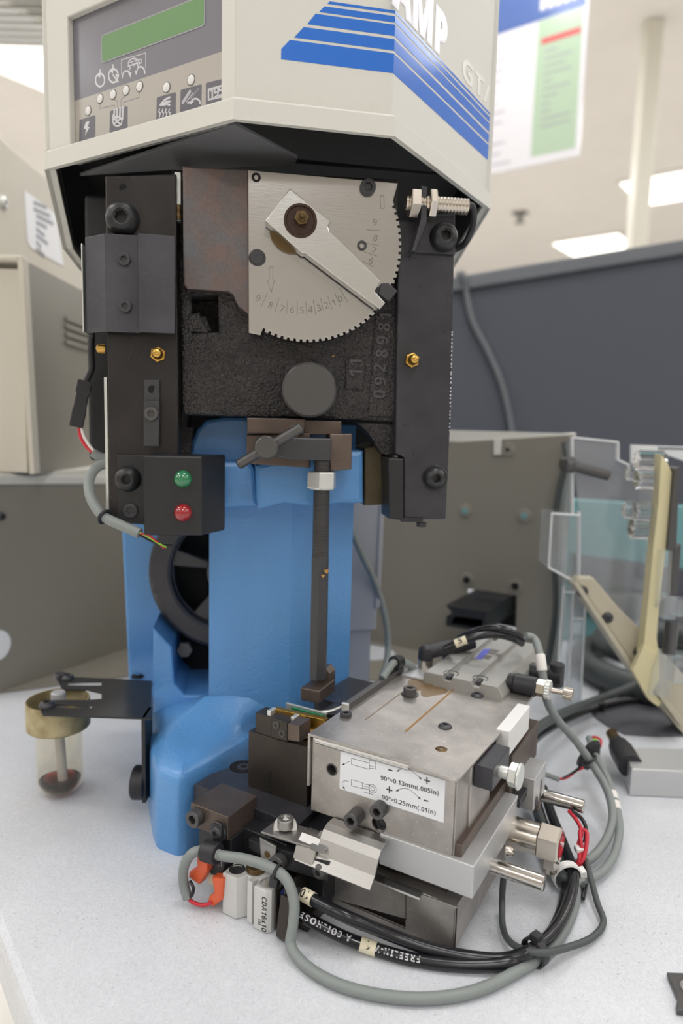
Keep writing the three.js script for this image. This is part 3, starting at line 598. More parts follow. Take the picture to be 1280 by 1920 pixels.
  // ---- cream hood
  {
    const y0 = 415.6, y1 = 427, yTop = 570;
    const A = [-185.4, -55.6], B = [-66.9, 40], Cc = [18.6, 36], D = [109.6, -68.2], L = [-185.4, -230], R = [109.6, -230];
    const plan = [L, A, B, Cc, D, R];
    const off = (pl, t) => pl.map((p, i) => {
      const n = (a, b) => { const dx = b[0] - a[0], dz = b[1] - a[1], l = Math.hypot(dx, dz); return [dz / l, -dx / l]; };
      const n0 = i ? n(pl[i - 1], p) : n(p, pl[i + 1]), n1 = i < pl.length - 1 ? n(p, pl[i + 1]) : n0, k = 1 + n0[0] * n1[0] + n0[1] * n1[1];
      return [p[0] + t * (n0[0] + n1[0]) / k, p[1] + t * (n0[1] + n1[1]) / k];
    });
    const wall = (o, n, i, yb, yt) => prism([V(o[i][0], yb[i], o[i][1]), V(o[i + 1][0], yb[i + 1], o[i + 1][1]), V(n[i + 1][0], yb[i + 1], n[i + 1][1]), V(n[i][0], yb[i], n[i][1])].reverse(), [V(o[i][0], yt, o[i][1]), V(o[i + 1][0], yt, o[i + 1][1]), V(n[i + 1][0], yt, n[i + 1][1]), V(n[i][0], yt, n[i][1])].reverse());
    const o1 = plan, i1 = off(plan, 3.2), o2 = off(plan, 3.4), i2 = off(plan, 7);
    const yb = plan.map(() => y0), g = [];
    // lip: front band with a small chamfer on top; the side skirts slope down to the back
    for (let i = 1; i < 4; i++) { g.push(wall(o1, i1, i, yb, y1 - 1.5)); const c = off(plan, 1.6); g.push(prism([V(o1[i][0], y1 - 1.5, o1[i][1]), V(o1[i + 1][0], y1 - 1.5, o1[i + 1][1]), V(i2[i + 1][0], y1 - 1.5, i2[i + 1][1]), V(i2[i][0], y1 - 1.5, i2[i][1])].reverse(), [V(c[i][0], y1, c[i][1]), V(c[i + 1][0], y1, c[i + 1][1]), V(i2[i + 1][0], y1, i2[i + 1][1]), V(i2[i][0], y1, i2[i][1])].reverse())); }
    const skirtL = [[-55.6, y0], [-95, 378], [-141, 374], [-230, 372], [-230, yTop], [-59, yTop], [-59, y1], [-55.6, y1]], skirtR = [[-68.2, y0], [-149, 394], [-230, 390], [-230, yTop], [-70.5, yTop], [-69.5, y1], [-68.2, y1]];
    g.push(exSide(skirtL, -185.4, -181.6, 0.5), exSide(skirtR, 106, 109.6, 0.5));
    const strip = (pts, xa, xb) => { for (let i = 0; i < pts.length - 1; i++) { const [z, y] = pts[i], [Z, Y] = pts[i + 1]; g.push(prism([V(xa, y, z), V(xb, y, z), V(xb, Y, Z), V(xa, Y, Z)], [V(xa, y + 3, z), V(xb, y + 3, z), V(xb, Y + 3, Z), V(xa, Y + 3, Z)])); } };
    strip(skirtL.slice(0, 4), -185.4, -178.5); strip(skirtR.slice(0, 3), 103, 109.6);
    // body faces (front middle and right), the left one is a frame round the control panel
    for (const i of [2, 3]) g.push(wall(o2, i2, i, plan.map(() => y1 - 1), yTop));
    g.push(exPlan([...o2], yTop - 3, yTop, 0.5), bx(-185.4, 109.6, 380, yTop, -233, -230, 0));
    // panel facet
    const psi = -Math.atan2(o2[2][1] - o2[1][1], o2[2][0] - o2[1][0]), FLw = PF.world([o2[1][0], 0, o2[1][1]]);
    const FL = new Frame([FLw.x, 0, FLw.z], 8 + psi * 180 / Math.PI), W = Math.hypot(o2[2][0] - o2[1][0], o2[2][1] - o2[1][1]), zp = -4;
    const uL = FL.z(139, 150, zp).x, uR = FL.z(424, 60, zp).x, vT = FL.z(140, 37, zp).y, vB = y1 - 9;
    g.push(inFrame(ex([[-1, y1 - 1], [W, y1 - 1], [W, yTop], [-1, yTop]], -4.4, 0, 0.8, [[[uL, y1 + 1], [uR, y1 + 1], [uR, vT], [uL, vT]]]), FL, PF));
    // back support for the panel
    const hood = P('hood', g, 'cream', 'cream enamelled hood with blue stripes');
    P('hood_lining', [bx(-178, 96, 440, 443, -226, -80, 0), ...[1, 2, 3].map((i) => wall(off(plan, 7.1), off(plan, 8), i, plan.map(() => y0 + 4), 424)), exSide([[-230, 380], [-141, 380], [-95, 384], [-62, y0 + 6], [-62, 445], [-230, 445]], -178.4, -177.6, 0), exSide([[-230, 394], [-149, 398], [-74, y0 + 4], [-74, 445], [-230, 445]], 102, 102.8, 0), exPlan(off([[-178, -60], B, Cc, [103, -72]].map((p) => p), 8), 440, 443, 0)], 'hoodInside', 'black inside of the hood', hood);
    // ---- control panel with its print, display and lights
    const cw = 1024, sc = cw / (uR - uL), chh = Math.round((vT - vB) * sc), cv = document.createElement('canvas'); cv.width = cw; cv.height = chh;
    const k = cv.getContext('2d'), Z5 = (x, y) => { const p = FL.z(130 + x / 4.267, y / 4.267, zp); return [(p.x - uL) * sc, (vT - p.y) * sc]; };
    const path = (l, close) => { k.beginPath(); l.forEach(([x, y], i) => { const [a, b] = Z5(x, y); if (i) k.lineTo(a, b); else k.moveTo(a, b); }); if (close) k.closePath(); };
    k.fillStyle = '#b5aea6'; k.fillRect(0, 0, cw, chh);
    const ys = Z5(45, 790)[1], ys2 = Z5(1245, 425)[1];
    k.fillStyle = '#77757d'; k.fillRect(0, 0, cw, (ys + ys2) / 2);
    const ink = (l, w = 5, c = '#d2d0d4') => { path(l); k.strokeStyle = c; k.lineWidth = w; k.lineJoin = 'round'; k.lineCap = 'round'; k.stroke(); };
    const blob = (l, c = '#d2d0d4') => { path(l, true); k.fillStyle = c; k.fill(); };
    const el = (x, y, rx, ry, w, c, a0 = 0, a1 = 6.2832) => { const l = []; for (let i = 0; i <= 24; i++) { const a = a0 + (a1 - a0) * i / 24; l.push([x + rx * Math.cos(a), y + ry * Math.sin(a)]); } ink(l, w, c); };
    // cycle icons
    el(248, 640, 36, 52, 9, '#d2d0d4'); ink([[248, 560], [250, 588]], 8); blob([[222, 600], [254, 580], [248, 622]]);
    el(354, 605, 38, 54, 9, '#d2d0d4'); ink([[350, 520], [352, 552]], 8); blob([[322, 566], [356, 546], [350, 590]]); ink([[352, 600], [392, 655]], 8); blob([[368, 590], [402, 600], [386, 632]]);
    ink([[418, 590], [418, 478], [610, 424], [610, 545]], 4, '#c9c7cb');
    el(516, 508, 44, 40, 7, '#c4c2c7', 3.0, 6.4); ink([[470, 530], [560, 500]], 6); ink([[480, 500], [548, 480]], 3); ink([[490, 485], [520, 530]], 3); ink([[520, 470], [545, 515]], 3); el(568, 490, 12, 16, 6, '#c4c2c7', 3.4, 8); ink([[488, 540], [480, 560]], 7); ink([[545, 515], [552, 540]], 7);
    el(458, 625, 34, 58, 8, '#d2d0d4', 3.2, 5.6); blob([[470, 585], [498, 575], [490, 622]]); el(570, 590, 34, 56, 8, '#d2d0d4', 3.8, 6.2); blob([[522, 565], [548, 560], [534, 605]]);
    // leads
    for (const l of [[[248, 830], [248, 868], [362, 842], [362, 905]], [[345, 790], [388, 810], [388, 900]], [[450, 765], [416, 795], [412, 900]], [[560, 735], [556, 782], [436, 818], [432, 890]]]) ink(l, 4, '#77757d');
    const key = (l) => { path(l, true); k.fillStyle = '#5d5b64'; k.fill(); k.strokeStyle = '#5d5b64'; k.lineWidth = 14; k.lineJoin = 'round'; k.stroke(); };
    key([[92, 968], [205, 934], [203, 1150], [88, 1180]]); key([[334, 900], [460, 862], [460, 1060], [330, 1090]]); key([[706, 790], [842, 752], [840, 960], [702, 990]]); key([[896, 730], [1046, 690], [1042, 880], [892, 910]]); key([[1096, 676], [1240, 642], [1240, 860], [1096, 880]]);
    blob([[135, 975], [165, 968], [150, 1015], [166, 1015], [128, 1085], [138, 1030], [118, 1030]]);
    for (const x of [362, 384, 408, 430]) ink([[x, 880 - (x - 362) * 0.3], [x - 4, 950]], 13, '#c9c7cb'); ink([[350, 960], [352, 920]], 9); el(386, 970, 36, 38, 8, '#d2d0d4'); ink([[360, 950], [410, 995]], 8); ink([[412, 948], [360, 990]], 8);
    ink([[726, 840], [760, 800], [800, 780]], 10); ink([[735, 840], [775, 815], [802, 812]], 10); ink([[745, 842], [780, 832], [800, 842]], 9); blob([[722, 838], [750, 812], [765, 840], [745, 850]]);
    for (const x of [720, 746, 772, 798]) ink([[x, 875], [x - 6, 895], [x + 6, 905], [x, 935]], 7);
    ink([[905, 820], [960, 735]], 16, '#b9b7bc'); ink([[935, 815], [985, 745]], 6, '#b9b7bc'); ink([[965, 790], [1030, 710]], 6, '#8f8d95'); el(1005, 825, 36, 34, 8, '#d2d0d4', 3.0, 6.4); ink([[945, 825], [985, 815]], 8);
    ink([[1108, 718], [1236, 682], [1236, 770], [1108, 800], [1108, 718]], 9, '#c9c7cb');
    const word = (s, x, y) => { const [a, b] = Z5(x, y); k.font = 'bold 62px sans-serif'; k.textAlign = 'center'; k.textBaseline = 'middle'; k.fillStyle = '#c9c7cb'; k.fillText(s, a, b); };
    word('1', 1134, 748); word('9', 1170, 738); word('5', 1206, 728);
    const ct = new THREE.CanvasTexture(cv); ct.colorSpace = THREE.SRGBColorSpace;
    const pm = new THREE.MeshPhysicalMaterial({ map: ct, roughness: 0.3, clearcoat: 0.4, clearcoatRoughness: 0.15 }); pm.name = 'panel_print';
    const sheet = (u0, u1, v0, v1, z0, z1) => inFrame(new THREE.BoxGeometry(u1 - u0, v1 - v0, z1 - z0).translate((u0 + u1) / 2, (v0 + v1) / 2, (z0 + z1) / 2), FL, PF);
    const pnl = part(press, 'control_panel', sheet(uL - 0.5, uR + 0.5, vB, vT, zp - 2, zp), pm, 'grey control panel with printed symbols', true);
    // display
    const d0 = FL.z(192, 112, zp), d1 = FL.z(383, 8, zp), dT = FL.z(193, 68, zp).y, dB = FL.z(192, 117, zp).y;
    const cd = document.createElement('canvas'); cd.width = 512; cd.height = 128; const kd = cd.getContext('2d'); kd.fillStyle = '#6f9a68'; kd.fillRect(0, 0, 512, 128); kd.fillStyle = '#648d5f'; kd.fillRect(0, 0, 512, 14);
    const dtx = new THREE.CanvasTexture(cd); dtx.colorSpace = THREE.SRGBColorSpace;
    const dm = new THREE.MeshPhysicalMaterial({ map: dtx, roughness: 0.08, clearcoat: 1, clearcoatRoughness: 0.03 }); dm.name = 'display_glass';
    const rr = (u0, u1, v0, v1, r) => { const o = []; for (const [cx, cy, a] of [[u1 - r, v1 - r, 0], [u0 + r, v1 - r, 1], [u0 + r, v0 + r, 2], [u1 - r, v0 + r, 3]]) for (let i = 0; i <= 5; i++) { const t = (a + i / 5) * Math.PI / 2; o.push([cx + r * Math.cos(t), cy + r * Math.sin(t)]); } return o; };
    part(pnl, 'display', inFrame(ex(rr(d0.x, d1.x, dB, dT, 1.6), zp, zp + 0.35, 0.1), FL, PF), dm, 'green liquid crystal display, blank');
    part(pnl, 'display_border', inFrame(ex(rr(d0.x - 0.7, d1.x + 0.7, dB - 0.7, dT + 0.7, 2), zp, zp + 0.3, 0.05, [rr(d0.x, d1.x, dB, dT, 1.6)]), FL, PF), 'printGrey');
    for (const [x, y] of [[150, 888], [246, 790], [350, 756], [454, 724], [562, 692], [778, 700], [974, 640]]) { const p = FL.z(130 + x / 4.267, y / 4.267, zp); part(pnl, 'indicator_dot', inFrame(lathe([[2.5, 0], [2.5, 0.35], [2.1, 0.6], [0, 0.75]], [p.x, p.y, zp], [0, 0, 1], 20), FL, PF), 'whitePlastic'); part(pnl, 'dot_ring', inFrame(ex(ring(p.x, p.y, 3.0, 24), zp, zp + 0.15, 0, [ring(p.x, p.y, 2.45, 24)]), FL, PF), 'engrave'); }
    // ---- stripes and lettering, on the middle and right faces
    const psr = -Math.atan2(o2[4][1] - o2[3][1], o2[4][0] - o2[3][0]), FRw = PF.world([o2[3][0], 0, o2[3][1]]);
    const FR = new Frame([FRw.x, 0, FRw.z], 8 + psr * 180 / Math.PI), WR = Math.hypot(o2[4][0] - o2[3][0], o2[4][1] - o2[3][1]);
    const FMw = PF.world([o2[2][0], 0, o2[2][1]]), FM = new Frame([FMw.x, 0, FMw.z], 8 - Math.atan2(o2[3][1] - o2[2][1], o2[3][0] - o2[2][0]) * 180 / Math.PI), WM = Math.hypot(o2[3][0] - o2[2][0], o2[3][1] - o2[2][1]);
    const yy = (py) => FM.z(480 + 620 / 2.56, py / 2.56, 0).y, xx = (zx, zy) => FM.z(480 + zx / 2.56, zy / 2.56, 0).x;
    const rows = [[347, 252, 120, 162, 262, 182, 222], [238, 183, 183, 228, 163, 120], [167, 113, 245, 285, 103, 68], [102, 72, 302, 328, 52, 28], [58, 45, 342, 352, 12, 0]];
    const full = rows.map((r) => [yy(r[0]), yy(r[1])]);
    const xs = [[120, 255], [183, 163], [245, 103], [302, 52], [342, 12]].map(([a, b]) => xx(a, b)), xt = [[162, 182], [228, 120], [285, 68], [328, 28], [352, 0]].map(([a, b]) => xx(a, b));
    full.forEach(([b, t], i) => {
      part(hood, 'stripe', [inFrame(ex(i ? [[xs[i], b], [WM, b], [WM, t], [xt[i], t]] : [[xs[0], b], [WM, b], [WM, t], [xt[0], t], [xs[0], b + (t - b) * 0.5]], -0.3, 0.15, 0), FM, PF), inFrame(bx(0, WR, b, t, -0.3, 0.15, 0), FR, PF)], 'stickerBlue', 'glossy blue stripe');
    });
    const lt = (s, px, py, h, m) => { const p = FR.z(px, py, 0.2); return part(hood, 'lettering', inFrame(txt(s, h, 0.25).translate(p.x, p.y, 0.05), FR, PF), m); };
    const yTx = full[4][1] + 2.5, H = 23;
    const X0 = FR.z(480 + 648 / 2.56, 60 / 2.56, 0).x, X1 = FR.z(480 + 912 / 2.56, 262 / 2.56, 0).x;
    const amp = new TextGeometry('AMP', { font, size: H, depth: 0.2, curveSegments: 4, bevelEnabled: true, bevelSize: 1.3, bevelThickness: 0.1, bevelSegments: 1 }); amp.computeBoundingBox(); amp.translate(-(amp.boundingBox.min.x + amp.boundingBox.max.x) / 2, -(amp.boundingBox.min.y + amp.boundingBox.max.y) / 2, 0); amp.computeBoundingBox(); const wA = amp.boundingBox.max.x - amp.boundingBox.min.x; amp.scale((X1 - X0) / wA, 1, 1).translate((X0 + X1) / 2, yTx + H / 2, 0.05);
    part(hood, 'lettering', inFrame(amp, FR, PF), 'stickerWhite', 'white maker lettering on the right face');
    const gx0 = FR.z(480 + 985 / 2.56, 400 / 2.56, 0).x, gt = txt('GT/', 13, 0.2); gt.computeBoundingBox(); const wg = gt.boundingBox.max.x - gt.boundingBox.min.x;
    part(hood, 'lettering', inFrame(gt.scale((WR - 2 - gx0) / wg, 1, 1).translate((gx0 + WR - 2) / 2, yTx + 7, 0.05), FR, PF), 'stickerFaint', 'faint white lettering near the edge');
    // ---- grey shelf plate inside the hood
    const ypl = 417.5; P('hood_shelf', [exPlan(PF.xz([[150, 330], [440, 234], [557, 297], [553, 309], [330, 320], [330, 318]].map((p) => p), ypl), ypl, ypl + 2, 0.3)], 'shelfGrey', 'grey sheet shelf under the hood', hood);
  }
}

// ================================================================ the applicator (frame AF; x runs along its front, -z to its back right)
const appl = thing('crimp_applicator', AF, [30, 0, -40], 'removed crimping applicator with steel cover, label and air cylinder lying on worktop', 'applicator');
{
  const P = (n, g, m, l, par = appl) => part(par, n, g, m, l);
  const az = (px, py, z) => { const p = AF.z(px, py, z); return [p.x, p.y, z]; };
  const ay = (px, py, y) => { const p = AF.y(px, py, y); return [p.x, y, p.z]; };
  const axx = (px, py, x) => { const p = AF.x(px, py, x); return [x, p.y, p.z]; };
  const F = [0, 0, 1], U = [0, 1, 0], X = [1, 0, 0];
  // ---- body under the covers
  P('core_block', [bx(2, 58, 36, 92, -98, -4), bx(-7, 4, 40, 90, -98, -30)], 'toolSteel', 'dark steel body block');
  // ---- top cover
  const top = [[-9, 2], [-9, -34], [-7, -110], [12, -110], [12, -121], [61, -121.5], [74, -127], [79.5, -124], [80, -101], [77.6, 1], [76.8, 4.6], [73.6, 5.6], [50.8, 3.6], [50.8, 1.6]];
  const cv = P('top_cover', [exPlan(top, 94.4, 96, 0.4), bx(-9.2, -7.7, 66, 95.6, -34, 2, 0.4)], 'coverSteel', 'grey steel top cover, stained with oil');
  P('groove', [bx(33.7, 35, 95.7, 96.1, -117, -29, 0)], 'score', 'rusty scored line', cv);
  P('groove', [bx(8.4, 9.2, 95.7, 96.06, -95, -30, 0)], 'stain', 'faint scored line', cv);
  const blot = (cx, cz, r, s) => { const o = []; for (let i = 0; i < 30; i++) { const a = i / 30 * 6.283, q = r * (0.75 + 0.35 * Math.sin(a * 2 + s) + 0.15 * Math.sin(a * 5 + s * 2)); o.push([cx + q * Math.cos(a) * 0.9, cz + q * Math.sin(a) * 1.4]); } return exPlan(o, 95.9, 96.05, 0); };
  P('oil_stain', [blot(18, -94, 14, 1.2)], 'stain', 'brown oil stain', cv);
  P('rail', [bx(-9.5, -5.4, 95, 100, -112, -36, 0.6)], 'oxideGrey', 'raised dark rail along the cover edge', cv);
  P('rail_end', [bx(-9.6, -5.2, 95.2, 100.4, -36.5, -34.6, 0.5)], 'zinc', null, cv);
  P('screw', socketHead(ay(648, 1343, 96), U, 3.4, 2.4), 'oxide', null, cv);
  P('screw', [rod(ay(768, 1302, 96), ay(768, 1302, 96).map((v, i) => i === 1 ? v + 1 : v), 5.4, 0.3), ...socketHead(ay(768, 1302, 97), U, 4.1, 4.6, 0.3)], 'oxideGrey', 'steel socket cap screw in the stain', cv);
  for (const [x, y] of [[834, 1363], [894, 1305]]) P('screw', buttonHead(ay(x, y, 96), U, 3.9, 1.8, 0.3), 'oxide', 'low button-head screw', cv);
  P('screw', buttonHead(ay(827, 1406, 95.6), U, 3.4, 1.0, 0.3), 'brassDirty', 'rusty sunken screw', cv);
  // ---- front panel with the adjustment label
  const fo = [[-7.4, 51.5], [75.5, 53.4], [75.6, 93], [-7.4, 93]], hole = az(622, 1443, 0), h2 = az(710, 1546, 0);
  const fp = P('front_panel', [ex(fo, -1.6, 0, 0.3, [ring(hole[0], hole[1], 3.2, 28), ring(h2[0], h2[1], 4.2, 28)]), bx(74, 75.6, 45, 93, -30, 0, 0.4)], 'coverSteel', 'grey steel front panel');
  P('hole_bush', [lathe([[3.4, -6], [3.4, 0.2], [2.7, 0.2], [2.4, -2], [2.4, -5.5], [0, -5.5]], hole, F, 28)], 'oxideGrey', 'threaded hole', fp);
  P('rolled_edge', [rod([-5, 92.4, 0.1], [50, 92.4, 0.1], 1.7, 0.3), bx(-6, 51, 93, 94.4, -2, 1.6, 0.3)], 'steel', 'bright rolled edge', fp);
  P('inner_bolt', socketHead([h2[0], h2[1] - 1, -4], F, 4, 1, 0.4), 'oxide', null, fp);
  for (const [x, y, L] of [[656, 1541, 9], [705, 1524, 6]]) { const p = az(x, y, L); P('screw', socketHead([p[0], p[1], -1], F, 4.1, L + 1, 0.2), 'oxideGrey', 'grey socket cap screw', fp); }
  {
    const q = [[638, 1406], [834, 1461], [833, 1540], [637, 1481]].map(([x, y]) => az(x, y, 0)), u0 = (q[0][0] + q[3][0]) / 2, u1 = (q[1][0] + q[2][0]) / 2, v0 = (q[2][1] + q[3][1]) / 2, v1 = (q[0][1] + q[1][1]) / 2;
    const cw = 1024, sc = cw / (u1 - u0), ch = Math.round((v1 - v0) * sc), c = document.createElement('canvas'); c.width = cw; c.height = ch; const k = c.getContext('2d');
    k.fillStyle = '#eceef2'; k.fillRect(0, 0, cw, ch); k.strokeStyle = k.fillStyle; k.lineCap = 'round';
    const m = (x, y) => { const p = az(630 + x / 5.818, 1390 + y / 5.818, 0); return [(p[0] - u0) * sc, (v1 - p[1]) * sc]; };
    const ln = (l, w = 4) => { k.strokeStyle = '#222226'; k.lineWidth = w; k.beginPath(); l.forEach(([x, y], i) => { const a = m(x, y); if (i) k.lineTo(...a); else k.moveTo(...a); }); k.stroke(); };
    const head = (x, y, dx, dy) => { const l = Math.hypot(dx, dy), a = dx / l, b = dy / l; k.fillStyle = '#1e1e20'; k.beginPath(); [[x, y], [x - a * 34 - b * 12, y - b * 34 + a * 12], [x - a * 34 + b * 12, y - b * 34 - a * 12]].forEach(([X1, Y1], i) => { const p = m(X1, Y1); if (i) k.lineTo(...p); else k.moveTo(...p); }); k.fill(); };
    ln([[170, 182], [362, 236], [362, 304], [170, 250], [170, 182]]); ln([[362, 202], [432, 218], [434, 300], [364, 290], [362, 202]]); ln([[364, 262], [434, 280]], 3);
    ln([[155, 215], [70, 255]], 3); head(60, 260, -90, 42);
    ln([[168, 415], [288, 450], [288, 515], [168, 482], [168, 415]]); ln([[288, 458], [362, 475]]); ln([[288, 482], [362, 500]], 3); ln([[288, 508], [362, 525]]); ln([[362, 470], [362, 570]], 7); ln([[310, 552], [405, 580]]);
    const circ = (x, y, rx, ry, w) => { const l = []; for (let i = 0; i <= 30; i++) l.push([x + rx * Math.cos(i / 30 * 6.283), y + ry * Math.sin(i / 30 * 6.283) + rx * 0.25 * Math.cos(i / 30 * 6.283)]); ln(l, w); }; circ(400, 515, 40, 46, 4); circ(400, 515, 20, 24, 4);
    ln([[140, 440], [100, 425], [70, 445], [68, 490]], 4); head(98, 524, 30, 45);
    const arc = (x0, y0, x1, y1, s0) => { const l = []; for (let i = 0; i <= 16; i++) { const t = i / 16; l.push([x0 + (x1 - x0) * t, y0 + (y1 - y0) * t - 75 * Math.sin(Math.PI * t) * (1 - 0.3 * t)]); } ln(l, 4); head(x0 - 4, y0 + 2, -60, 22); head(x1 + 4, y1 + 4, 45, 42); };
    arc(660, 325, 932, 412); arc(654, 540, 922, 628);
    const T = (s, x, y, x2, y2, fs) => { const a = m(x, y), b = m(x2, y2); k.save(); k.translate(a[0], a[1]); k.rotate(Math.atan2(b[1] - a[1], b[0] - a[0])); k.font = 'bold ' + fs + 'px sans-serif'; k.fillStyle = '#1d1d20'; k.textAlign = 'left'; k.textBaseline = 'middle'; const w = k.measureText(s).width, L = Math.hypot(b[0] - a[0], b[1] - a[1]); k.scale(L / w, 1); k.fillText(s, 0, 0); k.restore(); };
    T('90\u00b0=0.13mm(.005in)', 486, 392, 1122, 566, 56); T('90\u00b0=0.25mm(.01in)', 500, 602, 1090, 782, 56);
    const plus = (x, y) => { ln([[x - 28, y - 6], [x + 28, y + 10]], 12); ln([[x, y - 30], [x, y + 30]], 12); }; plus(992, 425); plus(582, 525); ln([[575, 308], [612, 318]], 12); ln([[962, 640], [1000, 650]], 12);
    const t = new THREE.CanvasTexture(c); t.colorSpace = THREE.SRGBColorSpace; const lm = new THREE.MeshPhysicalMaterial({ map: t, roughness: 0.45 }); lm.name = 'adjust_label';
    part(fp, 'label', new THREE.BoxGeometry(u1 - u0, v1 - v0, 0.2).translate((u0 + u1) / 2, (v0 + v1) / 2, 0.12), lm, 'white label with adjustment arrows and figures', true);
  }
  // ---- slide: dark rail, aluminium block, guide rods
  P('slide_rail', [bx(48, 79, 51, 60, -98, -1, 0.6), bx(50, 68, 60, 93, -46, -12, 0.6)], 'brownSteel', 'brown steel slide rail');
  P('cover_edge', [bx(60, 76.8, 58, 92.5, -50, -17, 0.5)], 'coverSteel', 'light steel block beside the cover');
  P('slide_block', [bx(36, 86.5, 36.5, 53.6, -74, 2, 0.6)], 'alu', 'bare aluminium slide block');
  P('slide_block', [bx(70, 92, 38, 58, -116, -88, 0.6)], 'alu', 'bare aluminium rear block');
  P('bridge_plate', [bx(72, 88, 47, 52, -90, -72, 0.4)], 'blackPaint');
  P('guide_rod', [rod([70, 36.6, -28.5], [113.5, 36.6, -28.5], 4, 0.7, 40)], 'polished', 'polished steel guide rod nearest the front');
  P('guide_rod', [rod([70, 34.5, -117], [116, 34.5, -117], 4, 0.7, 40)], 'polished', 'polished steel guide rod at the back');
  const rg = P('flow_fitting', [rod([78, 35, -67], [102, 35, -67], 8.6, 0.6, 40), rod([80, 30, -72], [100, 30, -72], 5, 0.4)], 'nickel', 'nickel-plated flow fitting');
  P('hex_cap', [hexNut([101, 35, -67], X, 10.2, 12, 0.4)], 'nickel', 'nickel hexagon cap', rg);
  P('red_mark', [orient(ex([...ring(0, 0, 7.6, 6, 0.92)], 0, 0.4, 0.1), [113, 35, -67], X, 0.4)], 'ledRed', 'faded red mark on the cap', rg);
  P('hex_nipple', [hexNut([108, 21.5, -67], U, 5, 6), rod([108, 18.5, -67], [108, 23, -67], 3.8, 0.4)], 'nickel', null, rg);
  P('ball_screw', [lathe([[3, 0], [3, 2], [2, 4], [0, 5]], [87, 32, -52], X, 20)], 'nickel');
  P('clamp_lug', [bx(84, 92, 31, 52, -109, -101, 1.5)], 'brownSteel');
  P('stop_screw', [lathe([[0, 0], [4, 0], [4, 3], [3, 5.5], [0, 6.5]], [88, 42, -96], [0.6, 0, 0.8], 24)], 'oxideGrey');
  // ---- black stop block with bright bolt
  {
    const sb = P('stop_block', [bx(77, 87, 81.5, 93.6, -48, -19.5, 0.6)], 'black', 'black stop block'), b = [87], y = 87.4;
    P('stop_bolt', [rod([b[0] - 1, y, -31], [b[0] + 7, y, -31], 3.2, 0.3), hexNut([b[0] + 5, y, -31], X, 6, 4.6, 0.2), rod([b[0] + 9.4, y, -31], [b[0] + 11, y, -31], 6.8, 0.5)], 'zinc', 'bright zinc hexagon bolt', sb);
  }
  {
    const a = axx(949, 1390, 82), b = axx(988, 1335, 82);
    P('connector_block', [bx(76, 83.5, a[1] - 9, a[1] + 6, b[2], a[2], 0.5)], 'whitePlastic', 'white plastic connector block');
    P('side_bar', [bx(66, 82, 52, 76, -132, -74, 0.8)], 'brownSteel');
    P('connector_seat', [bx(76, 82, a[1] - 12, a[1] - 4, a[2] - 1, a[2] + 8, 0.5)], 'brassDirty');
  }
  // ---- air cylinder
  {
    const pr = [[13, 72], [66.5, 72], [66.5, 98], [63, 104], [52, 104], [52, 103], [51, 101], [47, 101], [46, 103], [46, 104], [33, 104], [33, 103], [32, 101], [28, 101], [27, 103], [27, 104], [15, 104], [13, 102]];
    const cy = P('air_cylinder', [ex(pr, -203, -102, 0.6)], 'aluGrey', 'grey anodised air cylinder with two slots');
    for (const [x, z] of [[30, -104], [49, -106]]) P('slot_end', [exPlan([...Array.from({ length: 19 }, (_, i) => { const a = Math.PI * (0.15 - i / 18 * 1.5); return [x + 5 * Math.cos(a), z - 4 + 5 * Math.sin(a)]; }), ...Array.from({ length: 19 }, (_, i) => { const a = Math.PI * (0.15 - (18 - i) / 18 * 1.5); return [x + 4.5 * Math.cos(a), z - 4 + 4.5 * Math.sin(a)]; })], 104, 104.3, 0), bx(x - 1.5, x + 1.5, 101, 103.6, z - 6, z + 1, 0.6)], 'oxide', null, cy);
    P('maker_badge', [exPlan(AF.xz(zc(2.56, 560, 1160, [[845, 193], [886, 146], [922, 146], [878, 196]]), 104), 103.9, 104.15, 0)], 'logoBlue', 'small blue maker badge', cy);
    P('print_line', [[932, 160, 12], [905, 185, 9], [958, 176, 7]].map(([x, y, w]) => { const p = AF.y(560 + x / 2.56, 1160 + y / 2.56, 104); return bx(p.x - w / 4, p.x + w / 4, 103.9, 104.1, p.z - w / 2, p.z + w / 2, 0); }), 'engrave', 'tiny grey print', cy);
    // push-in elbows
    const e = ay(797, 1250, 98);
    const pl = P('port_plate', [exPlan(AF.xz([[752, 1264], [800, 1275], [818, 1252], [770, 1245]], 97.5), 96, 97.6, 0.3)], 'alu', 'small aluminium port plate');
    const el = P('elbow_fitting', [lathe([[0, 0], [5, 0], [5.2, 1], [5, 6], [0, 6]], [e[0], 97.5, e[2]], U, 28)], 'nickel', 'push-in elbow with nickel thread', pl);
    const d = [0.72, 0.18, -0.67];
    P('elbow_body', [lathe([[5.2, 0], [5.2, 5], [4.6, 8], [2.6, 9.6], [0, 10]], [e[0], 103.5, e[2]], U, 28), rod([e[0] - 0.5, 108, e[2]], [e[0] + d[0] * 19, 108 + d[1] * 19, e[2] + d[2] * 19], 5, 0.7, 28)], 'rubber', 'black elbow body', pl);
    const f = ay(852, 1212, 108);
    P('elbow_body', [rod([f[0] - 4, 106, f[2] + 4], [f[0] + 11, 111, f[2] - 9], 4.8, 0.7, 28), rod([f[0] - 3, 97, f[2] + 3], [f[0] - 3, 108, f[2] + 3], 4.4, 0.6, 24)], 'rubber', 'black elbow body', pl);
    // speed controller
    const s = axx(960, 1279, 66.5), k = (x0, x1, r, m, n, l) => P(n, [rod([x0, s[1], s[2]], [x1, s[1], s[2]], r, 0.4, 28)], m, l, sc);
    const sc = P('speed_controller', [rod([64, s[1], s[2]], [68, s[1], s[2]], 5.6, 0.4), rod([68, s[1], s[2]], [82, s[1], s[2]], 6.2, 0.6, 32)], 'rubber', 'black flow control valve with metal knob');
